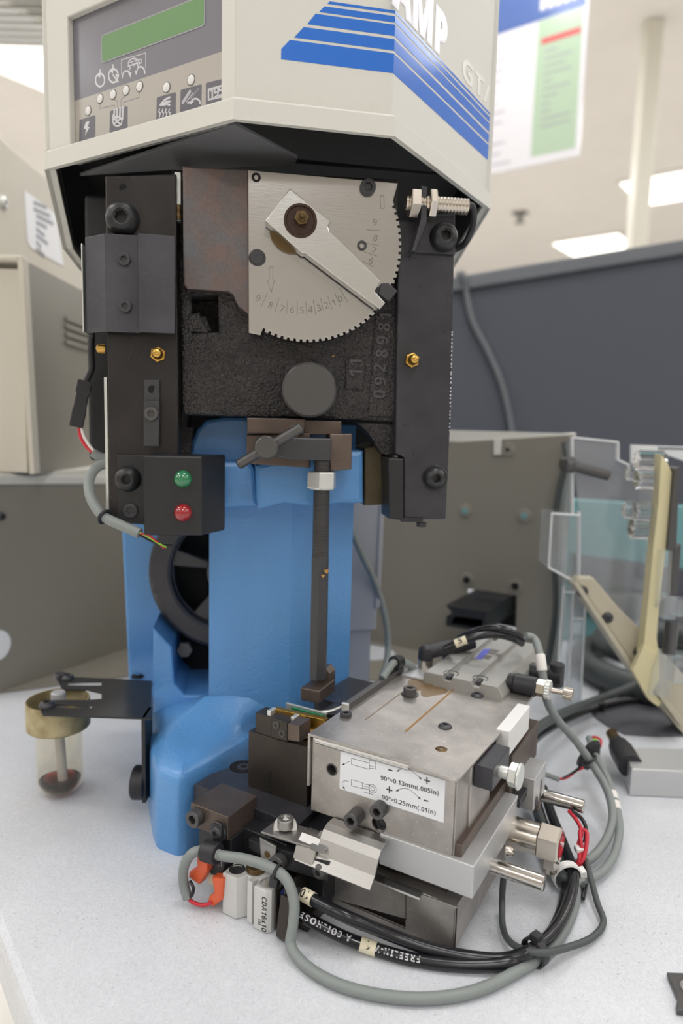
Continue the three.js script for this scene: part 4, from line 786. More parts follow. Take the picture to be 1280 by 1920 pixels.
    P('hex_collar', [hexNut([82, s[1], s[2]], X, 5.4, 5.5, 0.3)], 'nickel', null, sc);
    const kn = []; for (let i = 0; i < 40; i++) { const a = i / 40 * 6.283; kn.push([(i % 2 ? 6.1 : 5.6) * Math.cos(a), (i % 2 ? 6.1 : 5.6) * Math.sin(a)]); }
    P('lock_ring', [orient(ex(kn, 0, 3, 0.3), [87.5, s[1], s[2]], X)], 'zinc', 'knurled lock ring', sc);
    k(90.5, 99, 1.6, 'nickel', 'stem'); P('knob', [orient(ex(kn.map(([x, y]) => [x * 0.62, y * 0.62]), 0, 5.5, 0.3), [98.5, s[1], s[2]], X)], 'nickel', 'knurled metal knob', sc);
    P('rear_valve', [rod([66, 95, -168], [88, 95, -168], 6, 0.6), rod([84, 88, -168], [84, 104, -168], 5, 0.6)], 'rubber', 'second black valve at the back');
  }
  // ---- crimp tooling at the left
  {
    const z = -12, o = AF.xy(zc(3.765, 340, 1280, [[472, 342], [640, 392], [745, 420], [886, 456], [890, 950], [700, 905], [480, 860]]), z);
    P('tool_plate', [ex([o[0], o[1], o[2], o[3], [o[4][0], 18], [o[0][0], 18]], -26, z, 0.6)], 'toolSteel', 'tall dark crimper plate with oil film');
    P('tool_slot', [ex(AF.xy(zc(3.765, 340, 1280, [[612, 625], [636, 615], [636, 742], [612, 748]]), z + 0.1), z - 0.4, z + 0.1, 0), ex(AF.xy(zc(3.765, 340, 1280, [[622, 765], [636, 760], [636, 890], [622, 890]]), z + 0.1), z - 0.4, z + 0.1, 0)], 'hole');
    P('tool_head', [ex(AF.xy(zc(3.765, 340, 1280, [[520, 212], [640, 246], [640, 392], [520, 352]]), z - 1), -24, z - 1, 0.6)], 'toolSteel', 'upper dark tool holder');
    const th = P('tool_head', [ex(AF.xy(zc(3.765, 340, 1280, [[636, 246], [746, 282], [746, 420], [636, 390]]), z + 2), -24, z + 2, 0.6)], 'toolSteel', 'tool holder with two small screws');
    for (const [x, y] of [[672, 297], [713, 358]]) P('screw', socketHead(az(340 + x / 3.765, 1280 + y / 3.765, z + 1.6), F, 2.3, 0.9, 0.2), 'oxideGrey', null, th);
    P('tool_nose', [ex(AF.xy(zc(3.765, 340, 1280, [[750, 290], [832, 306], [832, 422], [750, 408]]), z + 8), -16, z + 8, 0.6)], 'brownSteel', 'protruding brown tool nose');
    for (const [x, y] of [[630, 212], [797, 258]]) { const p = az(340 + x / 3.765, 1280 + y / 3.765, z - 4); P('peg', [bx(p[0] - 1.3, p[0] + 1.3, p[1] - 8, p[1] + 2, z - 8, z - 2, 0.4)], 'zinc'); }
    P('gold_blade', [ex(AF.xy([[512, 1328], [610, 1350], [602, 1374], [566, 1388], [562, 1352], [512, 1340]], -19), -23, -19, 0.4)], 'gold', 'gold coloured crimp blade');
    P('strip_guide', [ex(AF.xy([[536, 1318], [612, 1338], [608, 1352], [536, 1332]], -30), -31.5, -30, 0.2)], 'zinc', 'thin bright strip guide');
    P('strip_green', [ex(AF.xy([[545, 1326], [606, 1342], [600, 1356], [545, 1340]], -27), -28.5, -27, 0.2)], 'ledGreen');
    P('feed_finger', [bx(-30, -6, 84, 87, -60, -44, 0.8), bx(-46, -9, 60, 86, -108, -62, 1)], 'black', 'black feed housing behind the tooling');
    P('wire_form', [tube([az(592, 1336, -36), az(618, 1334, -42), az(640, 1326, -46), [-7, 97, -40]], 1.1, 30)], 'zinc');
  }
  // ---- base and blocks at the lower left
  {
    const bl = ay(396, 1450, 44), bc = ay(455, 1437, 44.2);
    const b = P('base_block', [exPlan([[bl[0], 4], [bl[0], bl[2]], [-78, -40], [-12, -62], [-12, 6]], 31, 44, 0.6)], 'black', 'black base block with counterbored screw');
    P('counterbore', [lathe([[8.4, 0], [8.4, 0.15], [6.4, 0.2], [6.2, 0.1], [0, 0.1]], [bc[0], 44, bc[2]], U, 36)], 'hole', null, b);
    P('screw', socketHead([bc[0] + 1, 43.8, bc[2]], U, 4.4, 0.8, 0.3), 'oxide', null, b);
    const br = P('brown_block', [bx(-69, -42.4, 36.5, 50, 2, 28.2, 0.5)], 'brownSteel', 'brown steel clamp block');
    P('screw', socketHead([az(371, 1530, 28.2)[0], az(371, 1530, 28.2)[1], 28], F, 4.8, 5.2, 0.3), 'oxideGrey', 'grey socket cap screw', br);
    P('under_block', [bx(-64, -41, 16, 37, 4, 27, 0.6), bx(-42, -12, 14, 38, -14, 16, 0.6)], 'blackPaint', 'black lower block');
    const sc = az(408, 1560, 29.4);
    P('clip_screw', [rod([sc[0], sc[1], 28.2], [sc[0], sc[1], 29.6], 5.4, 0.3), ...buttonHead([sc[0], sc[1], 29.6], F, 4, 2.4, 0.2)], 'oxide', null);
    P('brass_pin', [rod([az(441, 1573, 20)[0], az(441, 1573, 20)[1], 8], az(441, 1573, 20), 2.6, 0.3, 20)], 'brass');
    // hold-down spring plate
    const hp = P('spring_plate', [exPlan([[-25, 21.8], [-24.4, 6], [8, 5], [13, 9], [8, 18.4], [-4, 20]], 43.2, 44.4, 0.3), ex(AF.xy([[486, 1571], [517, 1588], [515, 1622], [489, 1612]], 22.4), 21.2, 22.4, 0.3), exSide([[17, 43.2], [20, 44], [8, 47.5], [4, 45.5]], 4, 13, 0.2)], 'sheetSatin', 'bent steel spring plate');
    P('screw', [rod(ay(535, 1552, 44.4), ay(535, 1552, 45.6), 6.6, 0.4), ...socketHead(ay(535, 1551, 45.4), U, 4.4, 5.4, 0.2)], 'sheetSatin', 'bright socket cap screw with washer', hp);
    P('plate_hole', [rod([az(501, 1602, 22.4)[0], az(501, 1602, 22.4)[1], 22], [az(501, 1602, 22.4)[0], az(501, 1602, 22.4)[1], 22.6], 1.9, 0.1)], 'brassDirty', null, hp);
    P('chip_guard', [exSide([[1, 52.4], [7, 52.6], [11, 51.2], [14, 47.6], [17.5, 41], [22.5, 36.6], [22, 35.6], [16.6, 40.2], [13, 46.8], [10.4, 50.2], [7, 51.4], [1, 51.2]], 7.5, 41.5, 0.2), exSide([[22.4, 36.4], [20, 38.8], [19.2, 38], [21.8, 35.6]], -3, 8, 0.2), exSide([[6, 45.5], [14, 47], [19, 43], [22, 37], [21, 36.4], [18, 42], [13.6, 45.8], [6, 44.2]], -4, 8, 0.2)], 'sheetSatin', 'curved bright sheet chip guard');
    // front bar
    const fb = P('front_bar', [ex(AF.xy([[465, 1574], [486, 1583], [616, 1618], [614, 1654], [530, 1630], [465, 1590]], 20), 10, 20, 0.6)], 'blackPaint', 'black front bar with two screws');
    P('screw', socketHead([...az(527, 1613, 20).slice(0, 2), 19.8], F, 4.6, 5.4, 0.3), 'oxideGrey', 'socket cap screw in the front bar', fb);
    P('screw', buttonHead(az(600, 1633, 20), F, 4.2, 2.8, 0.3), 'oxideGrey', 'button-head screw in the front bar', fb);
    P('base_column', [bx(-14, 9, 7, 40, -50, 12, 0.6)], 'blackPaint');
    P('base_foot', [bx(-12, 7, 0, 8, -30, 24, 0.8)], 'toolSteel');
  }
  // ---- lower sheet cover
  {
    const z = 0, o = AF.xy([[605, 1612], [858, 1702], [852, 1778], [606, 1702]], z), w = AF.xy([[629, 1686], [761, 1722], [761, 1744]], z);
    const lc = P('lower_cover', [ex([[o[0][0], o[0][1]], [o[1][0], o[1][1]], [o[2][0], 2], [o[3][0], 2]], -1.4, 0, 0.3, [w]), bx(76.6, 78, 4, 27, -86, 0, 0.4), bx(o[0][0], 78, 26.4, 27.6, -86, -1, 0.3)], 'coverSteel', 'lower steel sheet cover with wedge opening');
    P('cover_seam', [ex(AF.xy([[760, 1672], [761.2, 1672], [761.2, 1725], [760, 1725]], 0.1), -0.4, 0.1, 0), ex(AF.xy([[855, 1703], [857, 1703], [853, 1776], [851, 1776]], 0.1), -0.4, 0.1, 0)], 'hole', null, lc);
    P('cover_flap', [exSide([[-1, 28.6], [3.2, 27.6], [3.4, 26.6], [-1, 27.6]], 24, 60, 0.2)], 'steel', 'bright folded lip', lc);
    P('cover_shade', [bx(8, 75, 5, 26, -80, -9, 0.3)], 'hole');  // near-black fill puts the shade behind the wedge opening into colour
    P('cover_base', [bx(10, 70, 27, 38, -84, -8, 0.3), bx(10, 74, 0, 5, -80, -6, 0.3)], 'toolSteel');
  }
  // ---- compact cylinder at the front
  {
    const z = 36, a = az(418, 1632, z), b = az(505, 1664, z), yb = az(505, 1754, z)[1], yt = az(418, 1632, z)[1], x0 = a[0], x1 = b[0], w = x1 - x0, q = (t) => x0 + t * w;
    const pl = [[q(0), z], [q(0.3), z], [q(0.42), z - 5], [q(0.5), z - 5], [q(0.5), z - 1.5], [q(0.6), z - 1.5], [q(0.62), z - 6], [q(0.68), z - 6], [q(0.68), z], [q(0.93), z], [q(1), z - 2], [q(1), z - 14], [q(0.9), z - 16], [q(0), z - 16]];
    const c = P('compact_cylinder', [exPlan(pl, yb, yt - 1, 0.5)], 'aluWhite', 'small white aluminium cylinder with printed code');
    for (const t of [0.17, 0.84]) P('bore_ring', [lathe([[3.6, -3], [3.6, 0.5], [4.4, 0.5], [4.4, -0.2]], [q(t), yt - 1, z - 5.5], U, 28), rod([q(t), yt - 3, z - 5.5], [q(t), yt - 0.8, z - 5.5], 3.6, 0.1)], 'steel', null, c);
    P('printed_code', [txt('CDA16x10', 3, 0.06).rotateZ(-Math.PI / 2).translate(q(0.93) - 1, (yt + yb) / 2 - 2, z), txt('133', 1.6, 0.06).rotateZ(-Math.PI / 2).translate(q(0.8), yb + 5, z)], 'printBlack', 'black printed code', c);
    P('cylinder_plate', [bx(q(1) + 0.4, q(1) + 1.6, yb + 1, yt - 2, z - 22, z - 4, 0.3), bx(q(1) + 4.5, q(1) + 7, yb - 2, yt, z - 26, z - 6, 0.4)], 'toolSteel');
    P('blue_label', [bx(q(1) + 1.6, q(1) + 1.8, yb + 6, yb + 20, z - 14, z - 8, 0)], 'logoBlue');
    P('oily_seal', [rod([q(0.45), yt - 1, z - 11], [q(0.45), yt + 2, z - 11], 5.4, 0.4)], 'brassDirty');
  }
  // ---- limit switch and orange connectors
  {
    const a = az(386, 1592, 32), b = az(420, 1640, 32);
    const ls = P('limit_switch', [ex(AF.xy([[384, 1592], [421, 1606], [418, 1646], [396, 1640], [384, 1625]], 33), 24, 33, 0.6)], 'blackPaint', 'black limit switch body');
    const m = az(404, 1616, 33); P('switch_mark', [txt('9-IL1', 3, 0.06, fontR).translate(m[0], m[1], 33)], 'printGrey', 'grey print on the switch', ls);
    for (const l of [[[368, 1600], [390, 1606], [386, 1636], [372, 1660], [352, 1646], [353, 1636], [368, 1630]], [[396, 1646], [418, 1648], [414, 1690], [398, 1702], [388, 1694], [390, 1682], [400, 1676]]]) P('spade_connector', [ex(AF.xy(l, 38), 31, 38, 1.4)], 'orange', 'orange insulated spade connector', ls);
    P('switch_tab', [ex(AF.xy([[388, 1636], [402, 1642], [402, 1662], [390, 1656]], 30), 29, 30, 0.2)], 'labelTan', null, ls);
    P('cable_clip', [ex(AF.xy([[398, 1545], [416, 1550], [414, 1585], [398, 1582]], 31), 29.6, 31, 0.3), rod(az(383, 1594, 36), az(409, 1602, 36), 5.6, 0.6, 24)], 'rubber', 'black cable clip', ls);
    P('lever_arm', [exSide([[30, 18], [34, 20], [38, -0], [36, -3], [30, -2], [30, -0.5], [35, 0]].map(([z, y]) => [z, y + 4]), -3, 3, 0.4)], 'toolSteel', 'bent dark lever');
  }
}

// ================================================================ cables, hoses and wires (points: [px, py, kind, value]; kind t = height above the worktop, a = applicator plane z, p = press plane z)
const cpt = (l) => l.map(([x, y, k, v]) => (k === 't' ? WF.world(WF.y(x, y, v).toArray()) : k === 'h' ? AF.world(AF.y(x, y, v).toArray()) : k === 'a' ? AF.world(AF.z(x, y, v).toArray()) : k === 'x' ? AF.world(AF.x(x, y, v).toArray()) : k === 'p' ? PF.world(PF.z(x, y, v).toArray()) : k === 'c' ? CF.world(CF.z(x, y, v).toArray()) : WF.world(WF.z(x, y, v).toArray())).multiplyScalar(1000));
function cable(name, pts, r, mat, label, category, group, extra) {
  const p = cpt(pts), c = new Poly(p), lo = p.reduce((a, b) => (b.y < a.y ? b : a)), base = [lo.x, Math.max(0, lo.y - r), lo.z];
  const t = thing(name, WF, base, label, category, group);
  part(t, 'jacket', tubeOn(c, r, Math.max(40, pts.length * 12), 16), mat);
  if (extra) extra(t, c, (px, py) => { let best = 0, bd = 1e9; const v = new THREE.Vector3(); for (let i = 0; i <= 400; i++) { v.copy(c.getPointAt(i / 400)).multiplyScalar(mm).applyMatrix4(camera.matrixWorldInverse); const d = Math.hypot(640 - 1280 * v.x / v.z - px, 960 + 1280 * v.y / v.z - py); if (d < bd) { bd = d; best = i / 400; } } return best * c.getLength(); });
  return t;
}
camera.matrixWorldInverse.copy(camera.matrixWorld).invert();
const OUT = [-0.15, 0.75, 0.65];
cable('grey_cable', [[352, 1684, 'a', 42], [344, 1655, 'a', 42], [346, 1622, 'a', 42], [362, 1599, 'a', 40], [386, 1595, 'a', 36], [414, 1604, 'a', 36], [460, 1611, 'a', 34], [505, 1626, 'a', 32], [536, 1648, 'a', 32], [551, 1690, 'a', 34], [549, 1735, 'a', 38], [545, 1772, 't', 6], [566, 1804, 't', 3.4], [620, 1840, 't', 3.2], [700, 1864, 't', 3.2], [800, 1872, 't', 3.2], [890, 1858, 't', 3.2], [968, 1822, 't', 3.2], [1032, 1778, 't', 3.2], [1072, 1712, 't', 3.2], [1078, 1655, 't', 4], [1052, 1600, 't', 6], [1034, 1548, 't', 10]], 2.7, 'cableGrey', 'thick grey cable looping across the worktop in front of the applicator', 'cable', null, (t, c) => {
  const p = cpt([[352, 1684, 'a', 42]])[0], q = (l) => cpt(l);
  part(t, 'wire', tubeOn(new Poly([p, ...q([[360, 1678, 'a', 42], [362, 1664, 'a', 42], [356, 1652, 'a', 41]])]), 0.9, 20, 8), 'wireBlack');
  part(t, 'wire', tubeOn(new Poly([p, ...q([[362, 1692, 'a', 42], [380, 1697, 'a', 40], [398, 1692, 'a', 38]])]), 1.0, 20, 8), 'wireRed', 'red wire core');
  part(t, 'cable_tie', [orient(new THREE.TorusGeometry(3.2, 0.9, 8, 24), c.getPointAt(0.215).toArray(), c.getTangentAt(0.215).toArray()), orient(bx(-2.2, 2.2, -3, 3, -2.4, 2.4, 0.6).translate(-1, -5, 0), c.getPointAt(0.215).toArray(), c.getTangentAt(0.215).toArray())], 'rubber', 'dark cable tie');
  part(t, 'print_mark', sleeve(c, 42, 44, 2.76), 'wireWhite', 'white cut end of the sheath');
});
const bundle = [[985, 1796, 't', 6], [1030, 1760, 't', 6], [1060, 1705, 't', 7], [1068, 1650, 't', 8], [1050, 1595, 't', 9], [1028, 1540, 't', 10], [1012, 1490, 't', 12]];
const sh = (dx, dy, dh) => bundle.map(([x, y, k, h]) => [x + dx, y + dy, k, h + dh]);
cable('air_hose', [[560, 1672, 'a', 24], [600, 1694, 'a', 26], [650, 1719, 'a', 26], [720, 1748, 't', 12], [800, 1777, 't', 7], [890, 1796, 't', 5], [950, 1798, 't', 5], ...sh(6, -12, 3)], 3.1, 'hose', 'upper glossy black air hose with a cream 10 marker', 'hose', 'black air hoses at the front', (t, c, at) => {
  const d = at(578, 1686); part(t, 'marker_sleeve', sleeve(c, d - 4, d + 3, 3.45), 'labelTan', 'cream marker sleeve');
  part(t, 'marker_number', hoseText(c, '10', d + 2, -1, 4, 3.45, OUT), 'printBlack');
});
cable('air_hose', [[556, 1712, 'a', 26], [580, 1725, 'a', 28], [640, 1755, 't', 7], [700, 1778, 't', 4], [770, 1798, 't', 3.2], [850, 1809, 't', 3.2], [920, 1809, 't', 4], [960, 1804, 't', 5], ...sh(-8, 6, -3)], 3.1, 'hose', 'lower glossy black air hose with white lettering and a cream 1 marker', 'hose', 'black air hoses at the front', (t, c, at) => {
  const d = at(692, 1776); part(t, 'marker_sleeve', sleeve(c, d - 4.5, d + 3.5, 3.45), 'labelTan', 'cream marker sleeve');
  part(t, 'marker_number', hoseText(c, '1', d + 1, -1, 4, 3.45, OUT), 'printBlack');
  part(t, 'hose_lettering', [...hoseText(c, 'FREELIN-W', at(788, 1801), -1, 2.9, 3.1, OUT), ...hoseText(c, 'A COILHOSE C', at(658, 1763), -1, 2.9, 3.1, OUT)], 'printWhite', 'white lettering along the hose');
  const l0 = at(680, 1772), l1 = at(660, 1764); part(t, 'white_line', tubeOn(new Poly([l0, (l0 + l1) / 2, l1].map((s) => { const q = c.getPointAt(s / c.getLength()), tn = c.getTangentAt(s / c.getLength()), o = V(...OUT); o.addScaledVector(tn, -o.dot(tn)).normalize(); return q.addScaledVector(o, 3.05); })), 0.25, 10, 6), 'printWhite');
});
cable('wire_loop', [[944, 1640, 'a', -40], [941, 1690, 't', 9], [944, 1745, 't', 4], [968, 1775, 't', 8], [1010, 1786, 't', 11], [1065, 1776, 't', 5], [1112, 1756, 't', 3], [1131, 1728, 't', 3], [1120, 1694, 't', 5], [1108, 1650, 't', 8], [1098, 1612, 't', 12]], 1.7, 'cableDark', 'thin dark wire looping down and round the hose bundle', 'wire');
// ties round the bundle
{
  const tie = (px, py, h, r, m, label, dirv) => { const p = cpt([[px, py, 't', h]])[0]; solo('cable_tie', WF, [p.x, 0, p.z], [lathe([[r, -2.4], [r + 0.9, -2], [r + 0.9, 2], [r, 2.4], [r, -2.4]], p.toArray(), dirv, 40), orient(bx(-2.2, 2.2, -2, 2, -2.6, 2.6, 0.5).translate(0, r + 1.5, 0), p.toArray(), dirv)], m, label, 'cable tie', 'cable ties on the bundle'); };
  tie(1003, 1784, 6.5, 6.2, 'rubber', 'black cable tie holding the hoses where they meet the grey cable', [0.8, 0, -0.6]);
  tie(1062, 1642, 8.5, 7.6, 'whitePlastic', 'white cable tie round the hose bundle beside the guide rod', [-0.12, 0.1, -1]);
}
cable('bundle_hose', [[1092, 1800 - 140, 't', 4], [1050, 1640, 't', 9], [1030, 1590, 't', 12], [1010, 1530, 't', 14], [990, 1470, 't', 16]], 3.4, 'cableDark', 'dark grey hose in the bundle behind the nickel fitting', 'hose');
cable('grey_lead', [[985, 1192, 'h', 124], [1000, 1197, 'h', 122], [1011, 1225, 'h', 116], [1017, 1265, 'h', 104], [1024, 1310, 'h', 88], [1044, 1348, 'h', 70], [1078, 1388, 'h', 50], [1108, 1430, 't', 34], [1138, 1482, 't', 22], [1148, 1535, 't', 14], [1130, 1585, 't', 8], [1095, 1616, 't', 6], [1062, 1618, 't', 7], [1035, 1590, 't', 9]], 2.7, 'cableGrey', 'long grey cable arching from the air cylinder down the right side', 'cable', null, (t, c, at) => {
  const d = at(1012, 1243); part(t, 'marker_sleeve', sleeve(c, d - 5, d + 5, 3.35), 'wireWhite', 'white marker sleeve');
  const e = at(1106, 1424); part(t, 'cable_tie', [orient(new THREE.TorusGeometry(5, 1, 8, 24), c.getPointAt(e / c.getLength()).toArray(), c.getTangentAt(e / c.getLength()).toArray())], 'rubber', 'black cable tie');
});
cable('grey_lead', [[1104, 1384, 't', 30], [1116, 1416, 't', 28], [1136, 1455, 't', 24], [1152, 1500, 't', 18], [1161, 1550, 't', 12], [1152, 1600, 't', 7], [1126, 1636, 't', 5], [1094, 1650, 't', 6], [1070, 1660, 't', 6]], 2.5, 'cableGrey', 'outer thinner grey cable with two white markers on the right loop', 'cable', null, (t, c, at) => {
  for (const y of [1492, 1513]) { const d = at(1153, y); part(t, 'marker_sleeve', sleeve(c, d - 3.4, d + 3.4, 2.85), 'wireWhite', 'white marker sleeve'); }
});
// connector with red leads
{
  const q = cpt([[1100, 1425, 't', 24]])[0], g = (l, r = 1) => tubeOn(new Poly(cpt(l)), r, 24, 8);
  const t = thing('plug_connector', WF, [q.x, 0, q.z], 'black plug connector with red leads tied to the grey cables', 'connector');
  part(t, 'body', [ex(WF.xy([[1087, 1428], [1104, 1402], [1116, 1394], [1126, 1394], [1124, 1420], [1112, 1438], [1100, 1444], [1084, 1438]], q.z), q.z - 6, q.z + 1, 1)], 'rubber');
  part(t, 'sheath', g([[1006, 1447, 't', 18], [1025, 1453, 't', 14], [1046, 1461, 't', 10]], 1.9), 'cableGrey', 'grey lead sheath');
  part(t, 'lead', g([[1046, 1461, 't', 10], [1062, 1458, 't', 11], [1080, 1445, 't', 16], [1092, 1440, 't', 20]]), 'wireRed', 'red lead');
  part(t, 'lead', g([[1052, 1461, 't', 10], [1072, 1450, 't', 14], [1088, 1438, 't', 20]], 0.9), 'wireBlack');
  part(t, 'lead', g([[1106, 1384, 't', 30], [1116, 1382, 't', 32], [1126, 1388, 't', 30], [1125, 1400, 't', 27]]), 'wireRed', 'red lead');
  part(t, 'lead', g([[1108, 1388, 't', 30], [1117, 1387, 't', 31], [1122, 1393, 't', 29]], 0.8), 'wireGreen', 'green lead');
}
// folded red wires
{
  const g = (l, r) => tubeOn(new Poly(cpt(l)), r, 34, 8), q = cpt([[1090, 1600, 't', 14]])[0];
  const t = thing('wire_bundle', WF, [q.x, 0, q.z], 'folded red and black wires held by a white band beneath the rear guide rod', 'wire');
  part(t, 'wire', g([[1066, 1520, 't', 34], [1082, 1540, 't', 28], [1090, 1560, 't', 24], [1084, 1585, 't', 18], [1086, 1610, 't', 14], [1080, 1624, 't', 10]], 1.2), 'wireRed', 'red wire');
  part(t, 'wire', g([[1080, 1624, 't', 10], [1092, 1612, 't', 14], [1100, 1575, 't', 22], [1098, 1558, 't', 25], [1088, 1556, 't', 25], [1091, 1600, 't', 16], [1088, 1622, 't', 10]], 1.2), 'wireRed', 'red wire');
  part(t, 'wire', g([[1070, 1520, 't', 34], [1090, 1535, 't', 28], [1098, 1552, 't', 25], [1096, 1580, 't', 19]], 1.2), 'wireBlack', 'black wire');
  part(t, 'wire', g([[1088, 1620, 't', 9], [1086, 1650, 't', 5], [1090, 1680, 't', 3]], 1.3), 'wireBlack', 'black wire');
  part(t, 'wire', g([[1094, 1618, 't', 9], [1098, 1650, 't', 5], [1092, 1685, 't', 3]], 1.3), 'wireBlack', 'black wire');
  const b = cpt([[1088, 1592, 't', 17]])[0]; part(t, 'band', [bx(b.x - 3.4, b.x + 3.4, b.y - 1.6, b.y + 1.6, b.z - 2.4, b.z + 2.8, 0.8)], 'whitePlastic', 'white band');
}
// hoses over the air cylinder
cable('air_hose', [[832, 1217, 'h', 111], [850, 1209, 'h', 114], [872, 1200, 'h', 118], [900, 1192, 'h', 121], [932, 1190, 'h', 121], [958, 1196, 'h', 118], [978, 1206, 'h', 112]], 2.6, 'hose', 'front short black hose arching over the air cylinder, marked 5', 'hose', 'short hoses over the air cylinder', (t, c, at) => { const d = at(864, 1204); part(t, 'marker_sleeve', sleeve(c, d - 4, d + 4, 3), 'labelTan', 'cream marker sleeve'); part(t, 'marker_number', hoseText(c, '5', d - 1.5, 1, 4, 3, [-0.2, 0.6, 0.75]), 'printBlack'); });
cable('air_hose', [[860, 1199, 'h', 112], [880, 1188, 'h', 118], [905, 1180, 'h', 123], [935, 1179, 'h', 125], [960, 1186, 'h', 122], [980, 1198, 'h', 116]], 2.6, 'hose', 'rear short black hose arching over the air cylinder', 'hose', 'short hoses over the air cylinder');
cable('grey_lead', [[716, 1272, 'h', 100], [728, 1254, 'h', 104], [738, 1243, 'h', 106], [752, 1241, 'h', 104], [770, 1248, 'h', 100], [776, 1254, 'h', 97]], 2.6, 'cableGrey', 'short grey cable bent through a black clip behind the steel cover', 'cable', null, (t, c) => { part(t, 'clip', sleeve(c, c.getLength() * 0.42, c.getLength() * 0.62, 4.4), 'rubber', 'black clip'); });
// pair running to the right
cable('dark_cable', [[985, 1388, 't', 50], [1010, 1363, 't', 44], [1060, 1334, 't', 32], [1120, 1311, 't', 26], [1180, 1288, 't', 28], [1240, 1262, 't', 38], [1300, 1236, 't', 40]], 3.4, 'cableDark', 'dark grey cable running right to the clear guard', 'cable');
cable('dark_cable', [[985, 1402, 't', 30], [1020, 1372, 't', 16], [1080, 1340, 't', 8], [1140, 1318, 't', 6], [1200, 1309, 't', 6], [1300, 1308, 't', 6]], 3.6, 'hose', 'black cable running right along the worktop under the clear guard', 'cable', null, (t, c, at) => { const e = at(1122, 1322) / c.getLength(); part(t, 'cable_tie', [orient(new THREE.TorusGeometry(5.6, 1.1, 8, 24), c.getPointAt(e).toArray(), c.getTangentAt(e).toArray()), orient(bx(-1, 1, 5, 20, -1, 1, 0.3), c.getPointAt(e).toArray(), c.getTangentAt(e).toArray())], 'rubber', 'black cable tie'); });
// behind the column
cable('grey_cable', [[640, 930, 'z', -560], [655, 985, 'z', -565], [676, 1035, 'z', -575], [702, 1090, 'z', -585], [720, 1150, 'z', -595], [727, 1200, 'z', -600], [725, 1240, 'z', -590], [716, 1268, 'z', -560]], 2.9, 'cableGrey', 'grey cable hanging down behind the blue column', 'cable');
cable('grey_cable', [[684, 935, 'z', -600], [668, 985, 'z', -598], [676, 1022, 'z', -596]], 4.2, 'cableGrey', 'short thick grey cable end behind the blue column', 'cable');
cable('dark_cable', [[650, 1270, 't', 6], [672, 1280, 't', 5], [700, 1292, 't', 5], [730, 1304, 't', 5]], 3.2, 'cableDark', 'dark cable lying on the enclosure floor behind the applicator', 'cable');
cable('dark_cable', [[640, 1290, 't', 12], [668, 1268, 't', 14], [672, 1260, 't', 16], [690, 1284, 't', 5]], 2.6, 'cableDark', 'dark zip-tied cable end behind the blue column', 'cable');
// left of the press
cable('grey_cable', [[204, 868, 'p', -26], [182, 876, 'p', -22], [168, 898, 'p', -14], [168, 925, 'p', -4], [178, 948, 'p', 4], [194, 968, 'p', 10], [225, 984, 'p', 16], [262, 1000, 'p', 20]], 3.0, 'cableGrey', 'grey cable curling round the left side plate to the indicator box', 'cable', null, (t, c, at) => {
  const w = (l, m, n) => part(t, 'wire', tubeOn(new Poly(cpt(l)), 0.6, 24, 6), m, n);
  w([[261, 998, 'p', 20], [280, 1008, 'p', 20], [296, 1018, 'p', 18], [312, 1026, 'p', 14]], 'wireGreen', 'green core');
  w([[262, 1001, 'p', 20], [276, 1002, 'p', 21], [292, 1014, 'p', 19], [308, 1028, 'p', 14]], 'wireRed', 'red core');
  w([[261, 1002, 'p', 20], [278, 1012, 'p', 19], [298, 1020, 'p', 17], [322, 1022, 'p', 12]], 'wireBlack', 'black core');
  const e = at(196, 969) / c.getLength(); part(t, 'cable_tie', [orient(new THREE.TorusGeometry(3.9, 1, 8, 24), c.getPointAt(e).toArray(), c.getTangentAt(e).toArray())], 'rubber', 'black cable tie');
});
{
  const t = thing('plug_connector', PF, PF.z(150, 760, -36).toArray(), 'black inline plug with red and white wires hanging left of the press', 'connector');
  const g = (l, r) => tubeOn(new Poly(l.map(([x, y]) => PF.z(x, y, -36))), r, 24, 10), p = (a) => PF.z(a[0], a[1], -36).toArray();
  part(t, 'lead', g([[172, 620], [171, 660], [172, 690], [164, 710], [159, 724]], 2.0), 'rubber');
  part(t, 'plug', [orient(bx(-3.8, 3.8, -3.2, 3.2, 0, 11, 0.8), p([149, 768]), [9, 42, 0]), orient(bx(-4.4, 4.4, -3.6, 3.6, 10, 18.5, 0.8), p([149, 768]), [9, 42, 0])], 'blackPaint', 'black plug housing');
  part(t, 'socket', [orient(bx(-4.2, 4.2, -3.4, 3.4, -11, 1, 0.8), p([149, 768]), [9, 42, 0])], 'rubber');
  part(t, 'lead', g([[148, 800], [152, 822], [164, 840], [176, 850]], 1.1), 'wireRed', 'red wire');
  part(t, 'lead', g([[152, 800], [157, 818], [168, 836], [178, 848]], 1.1), 'wireWhite', 'white wire');
  part(t, 'sheath', g([[174, 848], [186, 856], [206, 860]], 3), 'cableGrey', 'grey sheath end');
}

